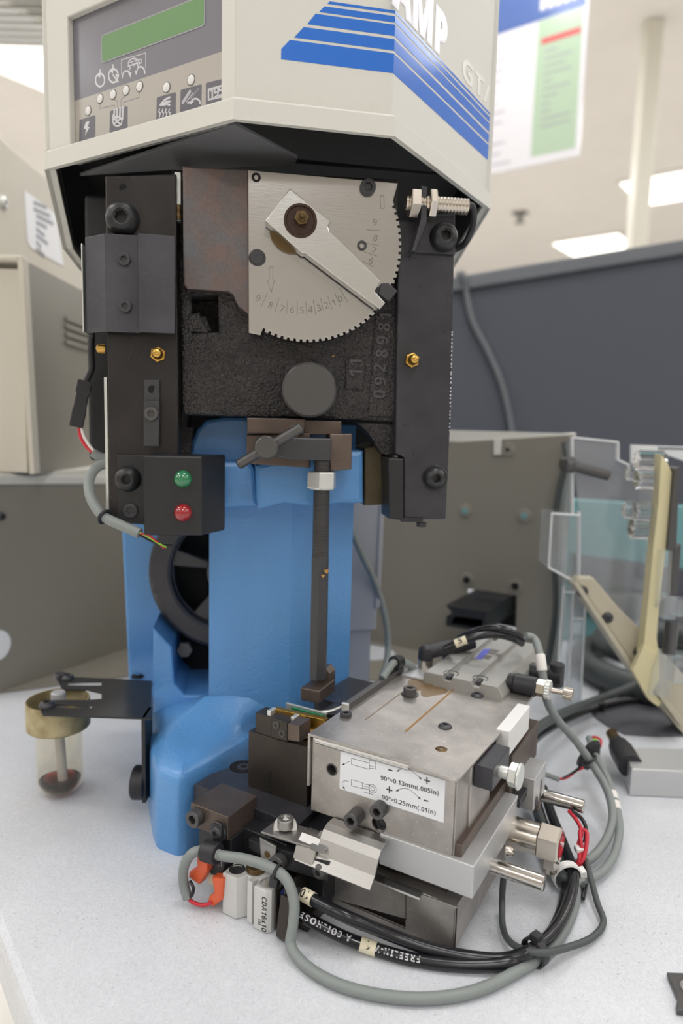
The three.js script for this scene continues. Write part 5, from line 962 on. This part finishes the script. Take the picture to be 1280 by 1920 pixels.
// ================================================================ oil bottle on its bracket, left of the foot
{
  const zB = -458, b = WF.y(118, 1484, 1), wr = (px, py) => WF.z(px, py, b.z);
  const R = (wr(153, 1400).x - wr(68, 1400).x) / 2, cx = wr(111, 1400).x, yr = wr(50, 1360).y, yt = wr(47, 1309).y, Rc = (wr(160, 1320).x - wr(47, 1320).x) / 2;
  const t = thing('oil_bottle', WF, [cx, 0, b.z], 'glass oiler bottle with stained metal collar and dark red oil left in bottom', 'bottle');
  part(t, 'glass', [lathe([[0, 0.8], [R * 0.45, 1], [R * 0.78, 3.5], [R * 0.95, 8], [R, 13], [R, yr + 6], [R * 0.93, yr + 6], [R * 0.93, 13], [R * 0.88, 8.5], [R * 0.7, 4.6], [R * 0.4, 2.4], [0, 2.2]], [cx, 0, b.z], [0, 1, 0], 56)], 'glass', 'clear glass bottle');
  part(t, 'oil', [lathe([[0, 2.4], [R * 0.38, 2.6], [R * 0.68, 4.8], [R * 0.85, 8.6], [R * 0.885, 10.5], [0, 10.5]], [cx, 0, b.z], [0, 1, 0], 48)], 'oil', 'dark red oil');
  part(t, 'collar', [lathe([[R * 0.96, yr], [Rc * 0.96, yr], [Rc, yr + 1], [Rc, yt - 1], [Rc * 0.98, yt], [Rc * 0.93, yt], [Rc * 0.93, yr + 3], [R * 0.96, yr + 3]], [cx, 0, b.z], [0, 1, 0], 56)], 'collar', 'stained metal collar');
  part(t, 'wick_tube', [lathe([[3.4, 0], [3.4, 60], [2.4, 60], [2.4, 0]], [cx + 2, 9, b.z], [-0.05, 1, 0], 20), lathe([[5, 0], [5, 13], [4, 14], [0, 14]], [cx - 1, yr + 10, b.z - 3], [0, 1, 0], 20)], 'dullPlate', 'grey wick tube');
}
{
  const z = WF.y(118, 1484, 1).z, yp = WF.z(47, 1309, z).y + 2;
  const q = (px, py) => { const p = WF.y(px, py, yp); return [p.x, p.z]; };
  const t = thing('bottle_bracket', WF, [q(180, 1320)[0], 0, q(180, 1320)[1]], 'black slotted metal bracket holding the oil bottle beside the blue foot', 'bracket');
  const slot = (a, b, c, d) => [q(...a), q(...b), q(...c), q(...d)];
  part(t, 'plate', [exPlan([q(76, 1334), q(80, 1340), q(283, 1347), q(285, 1276), q(122, 1268), q(108, 1276), q(116, 1292), q(162, 1292), q(190, 1299), q(190, 1310), q(162, 1312), q(80, 1312)], yp - 1.2, yp, 0.3, [slot([128, 1278], [190, 1278], [190, 1285], [128, 1285]), slot([106, 1320], [172, 1322], [172, 1327], [106, 1327])])], 'blackPaint', 'black slotted plate');
  const e = q(281, 1347);
  part(t, 'flange', [bx(e[0] - 6, e[0] - 3.4, 12, yp, e[1] - 18, e[1] - 1, 0.4)], 'blackPaint');
  part(t, 'clamp_knob', [rod([e[0] - 14, 22, e[1] - 9], [e[0] - 5, 22, e[1] - 9], 11, 1, 32)], 'rubber', 'black clamp knob');
  const s = q(88, 1324); part(t, 'screw', buttonHead([s[0], yp, s[1]], [0, 1, 0], 5.4, 3.5), 'oxide', 'button-head screw');
  const k = q(113, 1272); part(t, 'screw', [rod([k[0], yp - 1, k[1]], [k[0], yp + 4, k[1]], 4.2, 0.6), ...buttonHead([k[0] + 5, yp, k[1]], [0, 1, 0], 5, 3.4)], 'oxide', 'screw and stud');
}

// ================================================================ sheet enclosure round the press (frame CF)
{
  const XL = -590, ZB = -725;
  const t = thing('sheet_enclosure', CF, [-350, 0, -700], 'olive grey sheet metal enclosure standing behind and left of the press', 'enclosure');
  const lp = CF.zy([[-30, 906], [205, 925], [225, 1219], [-30, 1310]], XL), x1 = CF.z(1075, 818, ZB).x;
  part(t, 'side_panel', [exSide([[lp[0][0], lp[0][1]], [ZB, lp[1][1]], [ZB, 0], [lp[3][0], 0]], XL - 3, XL, 0.5)], 'olive', 'olive grey left panel');
  const tp = CF.z(860, 828, ZB), tp2 = CF.z(1072, 815, ZB);
  const hl = CF.z(915, 1115, ZB), box = CF.xy([[876, 1104], [968, 1117], [966, 1190], [874, 1180]], ZB);
  part(t, 'back_panel', [ex([[XL, 0], [x1, 0], [x1, tp2.y], [tp.x, tp.y], [XL, tp.y]], ZB - 3, ZB, 0.5, [box])], 'olive', 'olive grey back panel');
  const s = (tp2.y - tp.y) / (tp2.x - tp.x), yA = (x) => tp.y + s * (x - tp.x);
  part(t, 'top_flange', [prism([V(tp.x - 260, yA(tp.x - 260), ZB), V(x1, yA(x1), ZB), V(x1, yA(x1) - 3, ZB - 3), V(tp.x - 260, yA(tp.x - 260) - 3, ZB - 3)].reverse(), [V(tp.x - 260, yA(tp.x - 260) + 9, ZB - 30), V(x1, yA(x1) + 2, ZB - 8), V(x1, yA(x1), ZB - 12), V(tp.x - 260, yA(tp.x - 260) + 6, ZB - 34)].reverse()), bx(tp.x - 200, x1, yA(x1) - 12, yA(x1) + 1, ZB - 3, ZB - 1, 0.4)], 'cream', 'cream painted top flange');
  const tb = CF.xy([[925, 822], [939, 822], [938, 853], [925, 853]], ZB + 3); part(t, 'hanging_tab', [ex(tb, ZB, ZB + 3, 0.5)], 'cream', 'small cream tab');
  const sf = [[-30, 884], [175, 858], [206, 890], [205, 925], [-30, 906]];
  part(t, 'left_ledge', [exPlan([[XL - 160, -330], [XL - 4, -330], [XL - 4, ZB], [XL - 160, ZB]], 180, WF.z(72, 887, -650).y - 0.3, 0.6)], 'cream', 'cream top of the left side');
  part(t, 'left_rim', [exSide([[lp[0][0], lp[0][1] - 1], [ZB, lp[1][1] - 1], [ZB, lp[1][1] + 6], [lp[0][0], Math.min(lp[0][1] + 12, WF.z(72, 887, -650).y - 0.5)]], XL - 4, XL + 1, 0.6)], 'cream', 'cream rim of the left side');
  const fh = CF.xz([[694, 1223]], 1)[0], fr = 30;
  part(t, 'floor_panel', [exPlan([[XL, ZB], [x1 - 100, ZB], [x1 - 130, ZB + 105], [XL + 120, ZB + 170], [XL, -380]], 0.4, 2, 0.3, [ring(fh[0], fh[1], fr, 36)])], 'olive', 'olive grey floor panel with round hole');
  // white disc painting the light seen through a knock-out hole; screws
  const wp = CF.x(-8, 1211, XL); part(t, 'lit_hole_disc', [rod([XL - 1, wp.y, wp.z], [XL + 1.5, wp.y, wp.z], 15, 0.6, 32)], 'labelWhite', 'white disc painting the light seen through a round hole');
  const lh = CF.x(3, 968, XL); part(t, 'screw', buttonHead([XL, lh.y, lh.z], [1, 0, 0], 4, 2.4), 'oxide', 'small dark screw');
  for (const [x, y, m] of [[872, 958, 'teal'], [983, 967, 'teal']]) { const p = CF.z(x, y, ZB); part(t, 'rivet', [lathe([[8, 0], [7.6, 1.2], [5, 2], [0, 2]], [p.x, p.y, ZB], [0, 0, 1], 24)], 'olive', 'round rivet boss'); part(t, 'rivet_core', [lathe([[3.6, 1.8], [3, 2.6], [0, 2.8]], [p.x, p.y, ZB], [0, 0, 1], 20)], m, 'pale teal rivet core'); }
  for (const [x, y] of [[875, 1087], [966, 1099], [952, 843]]) { const p = CF.z(x, y, ZB); part(t, 'screw', [lathe([[8, 0], [7.6, 1.2], [5, 1.6], [0, 1.6]], [p.x, p.y, ZB], [0, 0, 1], 24)], 'olive'); part(t, 'screw_core', [rod([p.x, p.y, ZB + 1], [p.x, p.y, ZB + 2.4], x === 952 ? 2 : 4, 0.3)], 'hole', 'dark screw head'); }
  // black channel through the opening
  const c0 = CF.z(842, 1136, ZB + 60), c1 = CF.z(905, 1146, ZB + 60), cb = CF.z(905, 1186, ZB + 60);
  const pr = [[c0.x, c0.y], [c1.x + 4, c1.y - 2], [c1.x + 4, cb.y], [c0.x - 3, cb.y], [c0.x - 3, c0.y - 12], [c0.x + 4, c0.y - 4]];
  const dx = box[1][0] - c1.x - 16;
  const g = ex([[c0.x - 3, cb.y], [c1.x + 4, cb.y], [c1.x + 4, c1.y], [c0.x - 4, c0.y], [c0.x + 3, c0.y - 7], [c0.x - 3, c0.y - 12]], ZB - 40, ZB + 60, 0.6, [[[c0.x + 2, cb.y + 3], [c1.x, cb.y + 3], [c1.x, c1.y - 9], [c0.x + 6, c0.y - 10]]]);
  const p = g.attributes.position; for (let i = 0; i < p.count; i++) p.setX(i, p.getX(i) + dx * (ZB + 60 - p.getZ(i)) / 100); g.computeVertexNormals();
  part(t, 'channel', [g], 'blackPaint', 'black sheet channel through the back panel');
  part(t, 'opening_backing', [bx(box[0][0] - 4, box[1][0] + 4, box[2][1] - 4, box[1][1] + 6, ZB - 44, ZB - 41, 0)], 'hole');
}
{ // pale plate standing behind the column
  const o = WF.xy([[640, 940], [716, 946], [704, 1180], [640, 1184]], -590);
  solo('cover_plate', WF, [o[0][0], o[2][1], -590], [ex(o, -596, -590, 0.8), ex([[o[1][0] - 2, o[1][1]], [o[1][0] + 2, o[1][1]], [o[2][0] + 3, o[2][1] + 20], [o[2][0] - 1, o[2][1] + 20]], -600, -588, 0.5), bx(o[0][0], o[2][0] - 4, 0, o[2][1] + 4, -600, -597, 0)], 'dullPlate', 'pale grey metal plate standing upright behind the blue column', 'plate');
}
// ================================================================ cream boxes at the left
{
  const ZF = -650, xr = WF.z(72, 885, ZF).x, yb = WF.z(72, 887, ZF).y, yt = WF.z(52, 490, ZF).y, xt = WF.z(50, 490, ZF).x;
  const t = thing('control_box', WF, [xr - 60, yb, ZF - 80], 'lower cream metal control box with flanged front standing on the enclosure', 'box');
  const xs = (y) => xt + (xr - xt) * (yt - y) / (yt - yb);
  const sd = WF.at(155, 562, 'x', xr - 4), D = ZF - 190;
  part(t, 'shell', [prism([V(xr - 200, yb, ZF), V(xr, yb, ZF), V(xr, yb, D), V(xr - 200, yb, D)], [V(xr - 200, yt, ZF), V(xt, yt, ZF), V(xt, yt, D), V(xr - 200, yt, D)])], 'olive', 'sheet shell with its side shade put into a grey-olive colour');  // olive instead of cream: the shadowed side is put into the colour
  part(t, 'front_rim', [prism([V(xr - 3, yb, ZF), V(xr + 1.5, yb, ZF), V(xr + 1.5, yb, ZF + 12), V(xr - 3, yb, ZF + 12)].reverse(), [V(xt - 3, yt, ZF), V(xt + 1.5, yt, ZF), V(xt + 1.5, yt, ZF + 12), V(xt - 3, yt, ZF + 12)].reverse()), bx(xr - 200, xt + 1.5, yt - 3, yt + 3, ZF - 4, ZF + 12, 2.4)], 'creamBox', 'raised cream front rim');
  part(t, 'front_panel', [bx(xr - 200, xr - 38, yb + 0.5, yt - 8, ZF, ZF + 3, 0.6), bx(xr - 36, xr - 8, yb + 0.5, yt - 8, ZF, ZF + 5, 0.8)], 'creamBox', 'cream front panel');
  const sp = WF.z(0, 741, ZF + 3); part(t, 'screw', buttonHead([sp.x, sp.y, ZF + 3], [0, 0, 1], 4, 2), 'oxide', 'dark screw');
  for (let i = 0; i < 4; i++) { const a = WF.x(124, 596 + i * 15, xs(300) + 0.5); part(t, 'vent_slot', [bx(a.x - 0.5, a.x + 0.6, a.y - 2.2, a.y + 2.2, a.z - 90, a.z, 0.3)], 'olive', 'louvre slot'); }
}
{
  const XF = -345, q = (px, py) => { const p = WF.x(px, py, XF); return [p.z, p.y]; };
  const t = thing('machine_housing', WF, [XF - 60, 380, -760], 'upper cream machine housing carrying a grey printed label, behind the control box', 'housing');
  const a = q(-20, 240), b = q(92, 336), y0 = 410;
  part(t, 'shell', [exSide([[a[0], y0], [a[0], a[1]], [b[0], b[1]], [b[0] - 120, b[1] - 40], [b[0] - 260, b[1] - 150], [b[0] - 260, y0]], XF - 160, XF, 3)], 'creamBox', 'cream housing shell');
  const l = zc(2.91, 0, 240, [[130, 338], [300, 470], [345, 755], [165, 655], [148, 620]]).map(([x, y]) => q(x, y));
  const lb = part(t, 'label', [exSide(l, XF - 0.5, XF + 0.8, 0.2)], 'labelWhite', 'grey-white printed label');
  const ln = []; for (let i = 0; i < 8; i++) { const y = 400 + i * 36; const p = q((180 + (i > 1 ? 14 : 0)) / 2.91, 240 + (y - 4) / 2.91), r = q((250 + (i % 3) * 18 - (i > 3 ? 30 : 0)) / 2.91, 240 + (y + 26 + (i % 3) * 8) / 2.91); ln.push(exSide([[p[0], p[1]], [r[0], r[1]], [r[0], r[1] - 4], [p[0], p[1] - 4]], XF + 0.7, XF + 1.1, 0)); }
  part(t, 'print_line', ln, 'printGrey', null).userData.kind = 'stuff'; lb.name = 'label';
  const s = q(5, 380); part(t, 'screw', buttonHead([XF, s[1], s[0]], [1, 0, 0], 7, 4), 'zinc', 'bright screw');
}

// ================================================================ clear guard at the right
{
  const Z = -600, w = (l, z = Z) => WF.xy(l, z), y0 = 0;
  const t = thing('clear_guard', WF, [250, 0, Z], 'clear acrylic safety guard with yellowed tape and diagonal bar at right', 'guard');
  const sheet = w([[1073, 820], [1159, 829], [1159, 862], [1180, 873], [1246, 890], [1232, 1200], [1086, 1096], [1086, 960]]);
  part(t, 'clear_sheet', [ex(sheet, Z - 4, Z, 0.4)], 'acrylic', 'clear acrylic sheet');
  const edge = (a, b, d = 0.9) => { const [p, q] = w([a, b], Z + 0.6), dx = q[0] - p[0], dy = q[1] - p[1], L = Math.hypot(dx, dy), n = [-dy / L * d, dx / L * d]; return ex([[p[0] + n[0], p[1] + n[1]], [q[0] + n[0], q[1] + n[1]], [q[0] - n[0], q[1] - n[1]], [p[0] - n[0], p[1] - n[1]]], Z - 5, Z + 0.6, 0.3); };
  part(t, 'sheet_edge', [edge([1073, 820], [1159, 829]), edge([1159, 829], [1159, 862]), edge([1159, 862], [1182, 873]), edge([1086, 960], [1086, 1096]), edge([1073, 820], [1074, 965])], 'acrylicEdge', 'frosted sheet edges');
  const post = [w([[1034, 962], [1088, 966], [1086, 1095], [1028, 1064]], Z + 16), w([[1056, 1095], [1098, 1108], [1088, 1318], [1040, 1318]], Z - 10)];
  part(t, 'clear_post', [ex(post[0], Z - 16, Z + 16, 0.6), ex([[post[1][0][0], post[1][0][1]], post[1][1], [post[1][2][0], 0.6], [post[1][3][0], 0.6]], Z - 14, Z - 10, 0.5), ex([[post[1][1][0] - 3, post[1][1][1]], post[1][1], [post[1][2][0], 0.6], [post[1][2][0] - 3, 0.6]], Z - 46, Z - 10, 0.5)], 'acrylic', 'clear acrylic post');
  const ed2 = (a, b, z) => { const [p, q] = w([a, b], z); return rod([p[0], p[1], z], [q[0], q[1], z], 0.9, 0.2, 8); };
  part(t, 'post_edge', [ed2([1034, 963], [1088, 966], Z + 17), ed2([1034, 963], [1028, 1064], Z + 17), ed2([1028, 1064], [1086, 1096], Z + 17), ed2([1056, 1100], [1041, 1316], Z - 9), ed2([1098, 1110], [1088, 1316], Z - 9), ed2([1074, 1108], [1064, 1316], Z - 9), ed2([1056, 1110], [1098, 1112], Z - 9), ed2([1070, 1160], [1094, 1160], Z - 9)], 'acrylicEdge', 'frosted post edges');
  const bar = w([[1081, 1088], [1084, 1083], [1113, 1084], [1160, 1140], [1215, 1195], [1286, 1270], [1286, 1370], [1190, 1250]], Z + 22);
  const br = part(t, 'diagonal_bar', [ex(bar, Z + 10, Z + 22, 1)], 'barBeige', 'beige diagonal bar with dark screws');
  const lip = w([[1081, 1088], [1190, 1250], [1286, 1370], [1286, 1383], [1186, 1262], [1076, 1096]], Z + 30); part(br, 'bar_lip', [ex(lip, Z + 8, Z + 30, 0.8)], 'barBeige');
  for (const [x, y] of [[1091, 1109], [1138, 1158], [1197, 1222]]) { const p = WF.z(x, y, Z + 22); part(br, 'screw', [...buttonHead([p.x, p.y, Z + 22], [-0.3, 0, 1], 5, 3)], 'oxide', 'dark screw'); }
  // taped upright
  const up = w(zc(3.43, 1140, 820, [[340, 108], [322, 420], [290, 700], [262, 1000], [228, 1330], [216, 1400], [262, 1440], [330, 1400], [312, 1290], [335, 1030], [372, 720], [392, 500], [412, 230], [380, 160]]), Z + 40);
  part(t, 'taped_upright', [ex(up, Z + 28, Z + 40, 0.8)], 'tape', 'upright wrapped in yellowed tape');
  const gs = w(zc(3.43, 1140, 820, [[228, 1340], [156, 1500], [200, 1585], [262, 1690], [322, 1735], [345, 1700], [280, 1640], [330, 1560], [330, 1395]]), Z + 42);
  part(t, 'tape_flap', [ex(gs, Z + 36, Z + 42, 0.6)], 'tape', 'yellowed tape flap');
  part(t, 'lower_bar', [ex(w(zc(3.43, 1140, 820, [[325, 1665], [350, 1660], [480, 1815], [480, 1880]]), Z + 44), Z + 32, Z + 44, 0.6)], 'barBeige', 'beige lower bar');
  part(t, 'metal_strip', [ex(w(zc(3.43, 1140, 820, [[425, 200], [460, 190], [438, 725], [382, 722]]), Z + 44), Z + 30, Z + 44, 0.5), ex(w(zc(3.43, 1140, 820, [[418, 720], [470, 690], [445, 1025], [400, 1018]]), Z + 36), Z + 28, Z + 36, 0.5)], 'oxideGrey', 'grey metal strip');
  part(t, 'knurled_rod', [rod([...w(zc(3.43, 1140, 820, [[412, 1180]]), Z + 40)[0], Z + 40], [...w(zc(3.43, 1140, 820, [[388, 1395]]), Z + 40)[0], Z + 40], 5.5, 0.4, 20)], 'oxideGrey', 'knurled metal rod');
  const blk = (l, d = 16) => ex(w(zc(3.43, 1140, 820, l), Z + 46), Z + 46 - d, Z + 46, 0.6);
  for (const [l, d] of [[[[342, 728], [415, 730], [400, 1005], [335, 1060], [315, 1100]], 8], [[[365, 1020], [445, 1030], [432, 1178], [358, 1172]], 16], [[[446, 1050], [520, 1050], [520, 1160], [442, 1155]], 16], [[[330, 1395], [425, 1400], [400, 1675], [265, 1660], [290, 1500]], 10], [[[432, 1435], [520, 1435], [520, 1590], [420, 1585]], 16]]) part(t, 'clear_block', blk(l, d), 'acrylic', 'clear acrylic block');
  part(t, 'rear_plate', [ex(w([[1183, 834], [1300, 838], [1300, 870], [1240, 850], [1192, 846], [1190, 872], [1183, 868]], Z - 30), Z - 34, Z - 30, 0.4), bx(WF.z(1205, 838, Z - 60).x, WF.z(1320, 838, Z - 60).x, WF.z(1210, 842, Z - 60).y, WF.z(1210, 836, Z - 60).y, Z - 64, Z - 30, 0.4)], 'acrylicEdge', 'clear rear plate');
  // fluted clear knobs, axis pointing left
  const flute = (r) => Array.from({ length: 48 }, (_, i) => { const a = i / 48 * 6.2832, q = r * (1 + 0.09 * Math.cos(a * 8)); return [q * Math.cos(a), q * Math.sin(a)]; });
  const knob = (x0, x1, y, rp, z) => { const a = WF.z(x0, y, z), b = WF.z(x1, y, z), r = rp * Math.abs(z) / 1280; return orient(ex(flute(r), 0, b.x - a.x, 0.8), [a.x, a.y, z], [1, 0, 0.05]); };
  for (const [x0, x1, y, r, z] of [[1192, 1244, 862, 17, Z + 20], [1192, 1244, 898, 17, Z + 26], [1175, 1200, 886, 13, Z + 8], [1188, 1240, 958, 16, Z + 24], [1169, 1192, 956, 14, Z + 14], [1182, 1238, 990, 19, Z + 22]]) part(t, 'clear_knob', [knob(x0, x1, y, r, z)], 'clearSolid', 'fluted clear plastic knob');
  part(t, 'latch_pin', [rod([...w([[1076, 874]], Z + 6)[0], Z + 6], [...w([[1142, 892]], Z + 10)[0], Z + 10], 4.6, 0.8, 20), lathe([[7, 0], [7, 8], [5, 10], [0, 10]], [...w([[1074, 872]], Z + 6)[0], Z + 4], [-1, 0, 0.2], 20)], 'oxideGrey', 'metal latch pin through the sheet');
}
cable('grey_cable', [[1058, 830, 'c', -716], [1062, 860, 'c', -712], [1052, 900, 'c', -708], [1042, 960, 'c', -706], [1040, 1060, 'c', -705], [1042, 1140, 'c', -704], [1034, 1200, 'c', -703], [1022, 1260, 'c', -702]], 3.4, 'cableDark', 'dark grey cable running down the right edge of the enclosure', 'cable', 'cables down the enclosure edge');
cable('grey_cable', [[1066, 836, 'c', -706], [1070, 880, 'c', -704], [1060, 930, 'c', -702], [1054, 1000, 'c', -700], [1054, 1100, 'c', -698], [1050, 1180, 'c', -697], [1038, 1262, 'c', -696]], 3.4, 'cableGrey', 'paler grey cable behind the clear post at the enclosure edge', 'cable', 'cables down the enclosure edge');
// teal bin and grey coil behind the guard
{
  const Z = -840, o = WF.xy([[1078, 935], [1330, 952], [1330, 1300], [1078, 1230]], Z);
  const t = thing('teal_panel', WF, [o[0][0] + 60, 0, Z], 'flat teal equipment panel with a dark brush strip behind the clear guard', 'panel');
  part(t, 'panel', [ex([[o[0][0] - 30, 0.6], [o[1][0], 0.6], [o[1][0], o[1][1]], [o[0][0] - 30, o[0][1]]], Z - 20, Z, 2)], 'teal', 'teal painted panel');
  const s = WF.xy([[1078, 1040], [1330, 1075], [1330, 1125], [1078, 1092]], Z + 14);
  part(t, 'brush_strip', [ex(s, Z, Z + 14, 2)], 'slate', 'dark brush strip');
  const s2 = WF.xy([[1078, 1108], [1330, 1120], [1330, 1215], [1078, 1142]], Z + 12);
  part(t, 'grey_ledge', [ex(s2, Z, Z + 12, 2)], 'slateRail', 'blue-grey ledge');
}
for (const [i, [r, y, dx, label]] of [[84, 14, 0, 'large dark grey hose coil lying on the worktop behind the clear guard'], [56, 38, -8, 'smaller dark coil of hose resting on the large coil']].entries()) {
  const c = WF.y(1240, 1270, 0), g = new THREE.TorusGeometry(r, 14 - i * 2, 14, 60).rotateX(Math.PI / 2).translate(c.x + dx, y, c.z + 6);
  solo('hose_coil', WF, [c.x + dx, 0, c.z + 6], g, 'cableDark', label, 'hose');
}
// aluminium block with hose fitting
{
  const z = -468, o = WF.xy([[1184, 1442], [1290, 1446], [1290, 1502], [1182, 1488]], z), yT = o[0][1];
  const bk = WF.y(1166, 1402, yT), t = thing('metal_block', WF, [o[0][0] + 20, 0, z], 'plain aluminium block with black hose fitting at the right edge of worktop', 'block');
  part(t, 'block', [exPlan([[o[0][0], z], [o[0][0] + 130, z + 4], [o[0][0] + 130, bk.z - 4], [bk.x, bk.z]], 0, yT, 1.2)], 'alu', 'bare aluminium block');
  const f0 = WF.y(1172, 1415, 20), f1 = WF.y(1148, 1376, 22);
  const d = V(f1.x - f0.x, 0, f1.z - f0.z).normalize();
  part(t, 'fitting', [lathe([[0, -12], [9, -12], [9, 8], [7.6, 16], [5.6, 20], [0, 20]], [f0.x, 18, f0.z], [d.x, 0.1, d.z], 28)], 'rubber', 'black hose fitting');
  part(t, 'fitting_tip', [lathe([[5, 18], [5, 24], [4.2, 26], [4.4, 34], [3, 36], [0, 36]], [f0.x, 18, f0.z], [d.x, 0.1, d.z], 24)], 'brassDirty', 'brownish metal tip');
}
{ // dark metal part cut by the lower right corner of the frame
  const q = (px, py) => { const p = WF.y(px, py, 0.5); return [p.x, p.z]; };
  const t = thing('steel_tab', WF, [...(() => { const a = q(1268, 1860); return [a[0], 0, a[1]]; })()], 'dark shiny steel tab lying on the worktop at lower right corner', 'tab');
  part(t, 'tab', [exPlan([q(1249, 1831), q(1330, 1834), q(1330, 1925), q(1282, 1904), q(1268, 1903), q(1266, 1895), q(1269, 1878)], 0.2, 3, 0.6)], 'oxideGrey', 'dark steel tab');
  const k = WF.y(1276, 1853, 3); part(t, 'stud', [lathe([[4, 0], [4, 1], [2.5, 2.4], [0, 2.6]], [k.x + 4, 3, k.z], [0, 1, 0], 20)], 'zinc');
}
{ // dark sheet painting the soft shade and reflection under the guard
  const o = WF.xz([[1099, 1328], [1118, 1348], [1140, 1363], [1171, 1378], [1230, 1382], [1300, 1382], [1300, 1312], [1200, 1318], [1140, 1322]], 0.3), t = thing('guard_shade_sheet', WF, [o[0][0] + 40, 0, o[0][1]], 'thin dark grey sheet painting the guard shadow and reflection onto the worktop', 'mat');
  part(t, 'mat', [exPlan(o, 0.2, 1.6, 0.3)], 'guardShade', 'painted dark grey shade under the guard');
}

renderer.render(scene, camera);
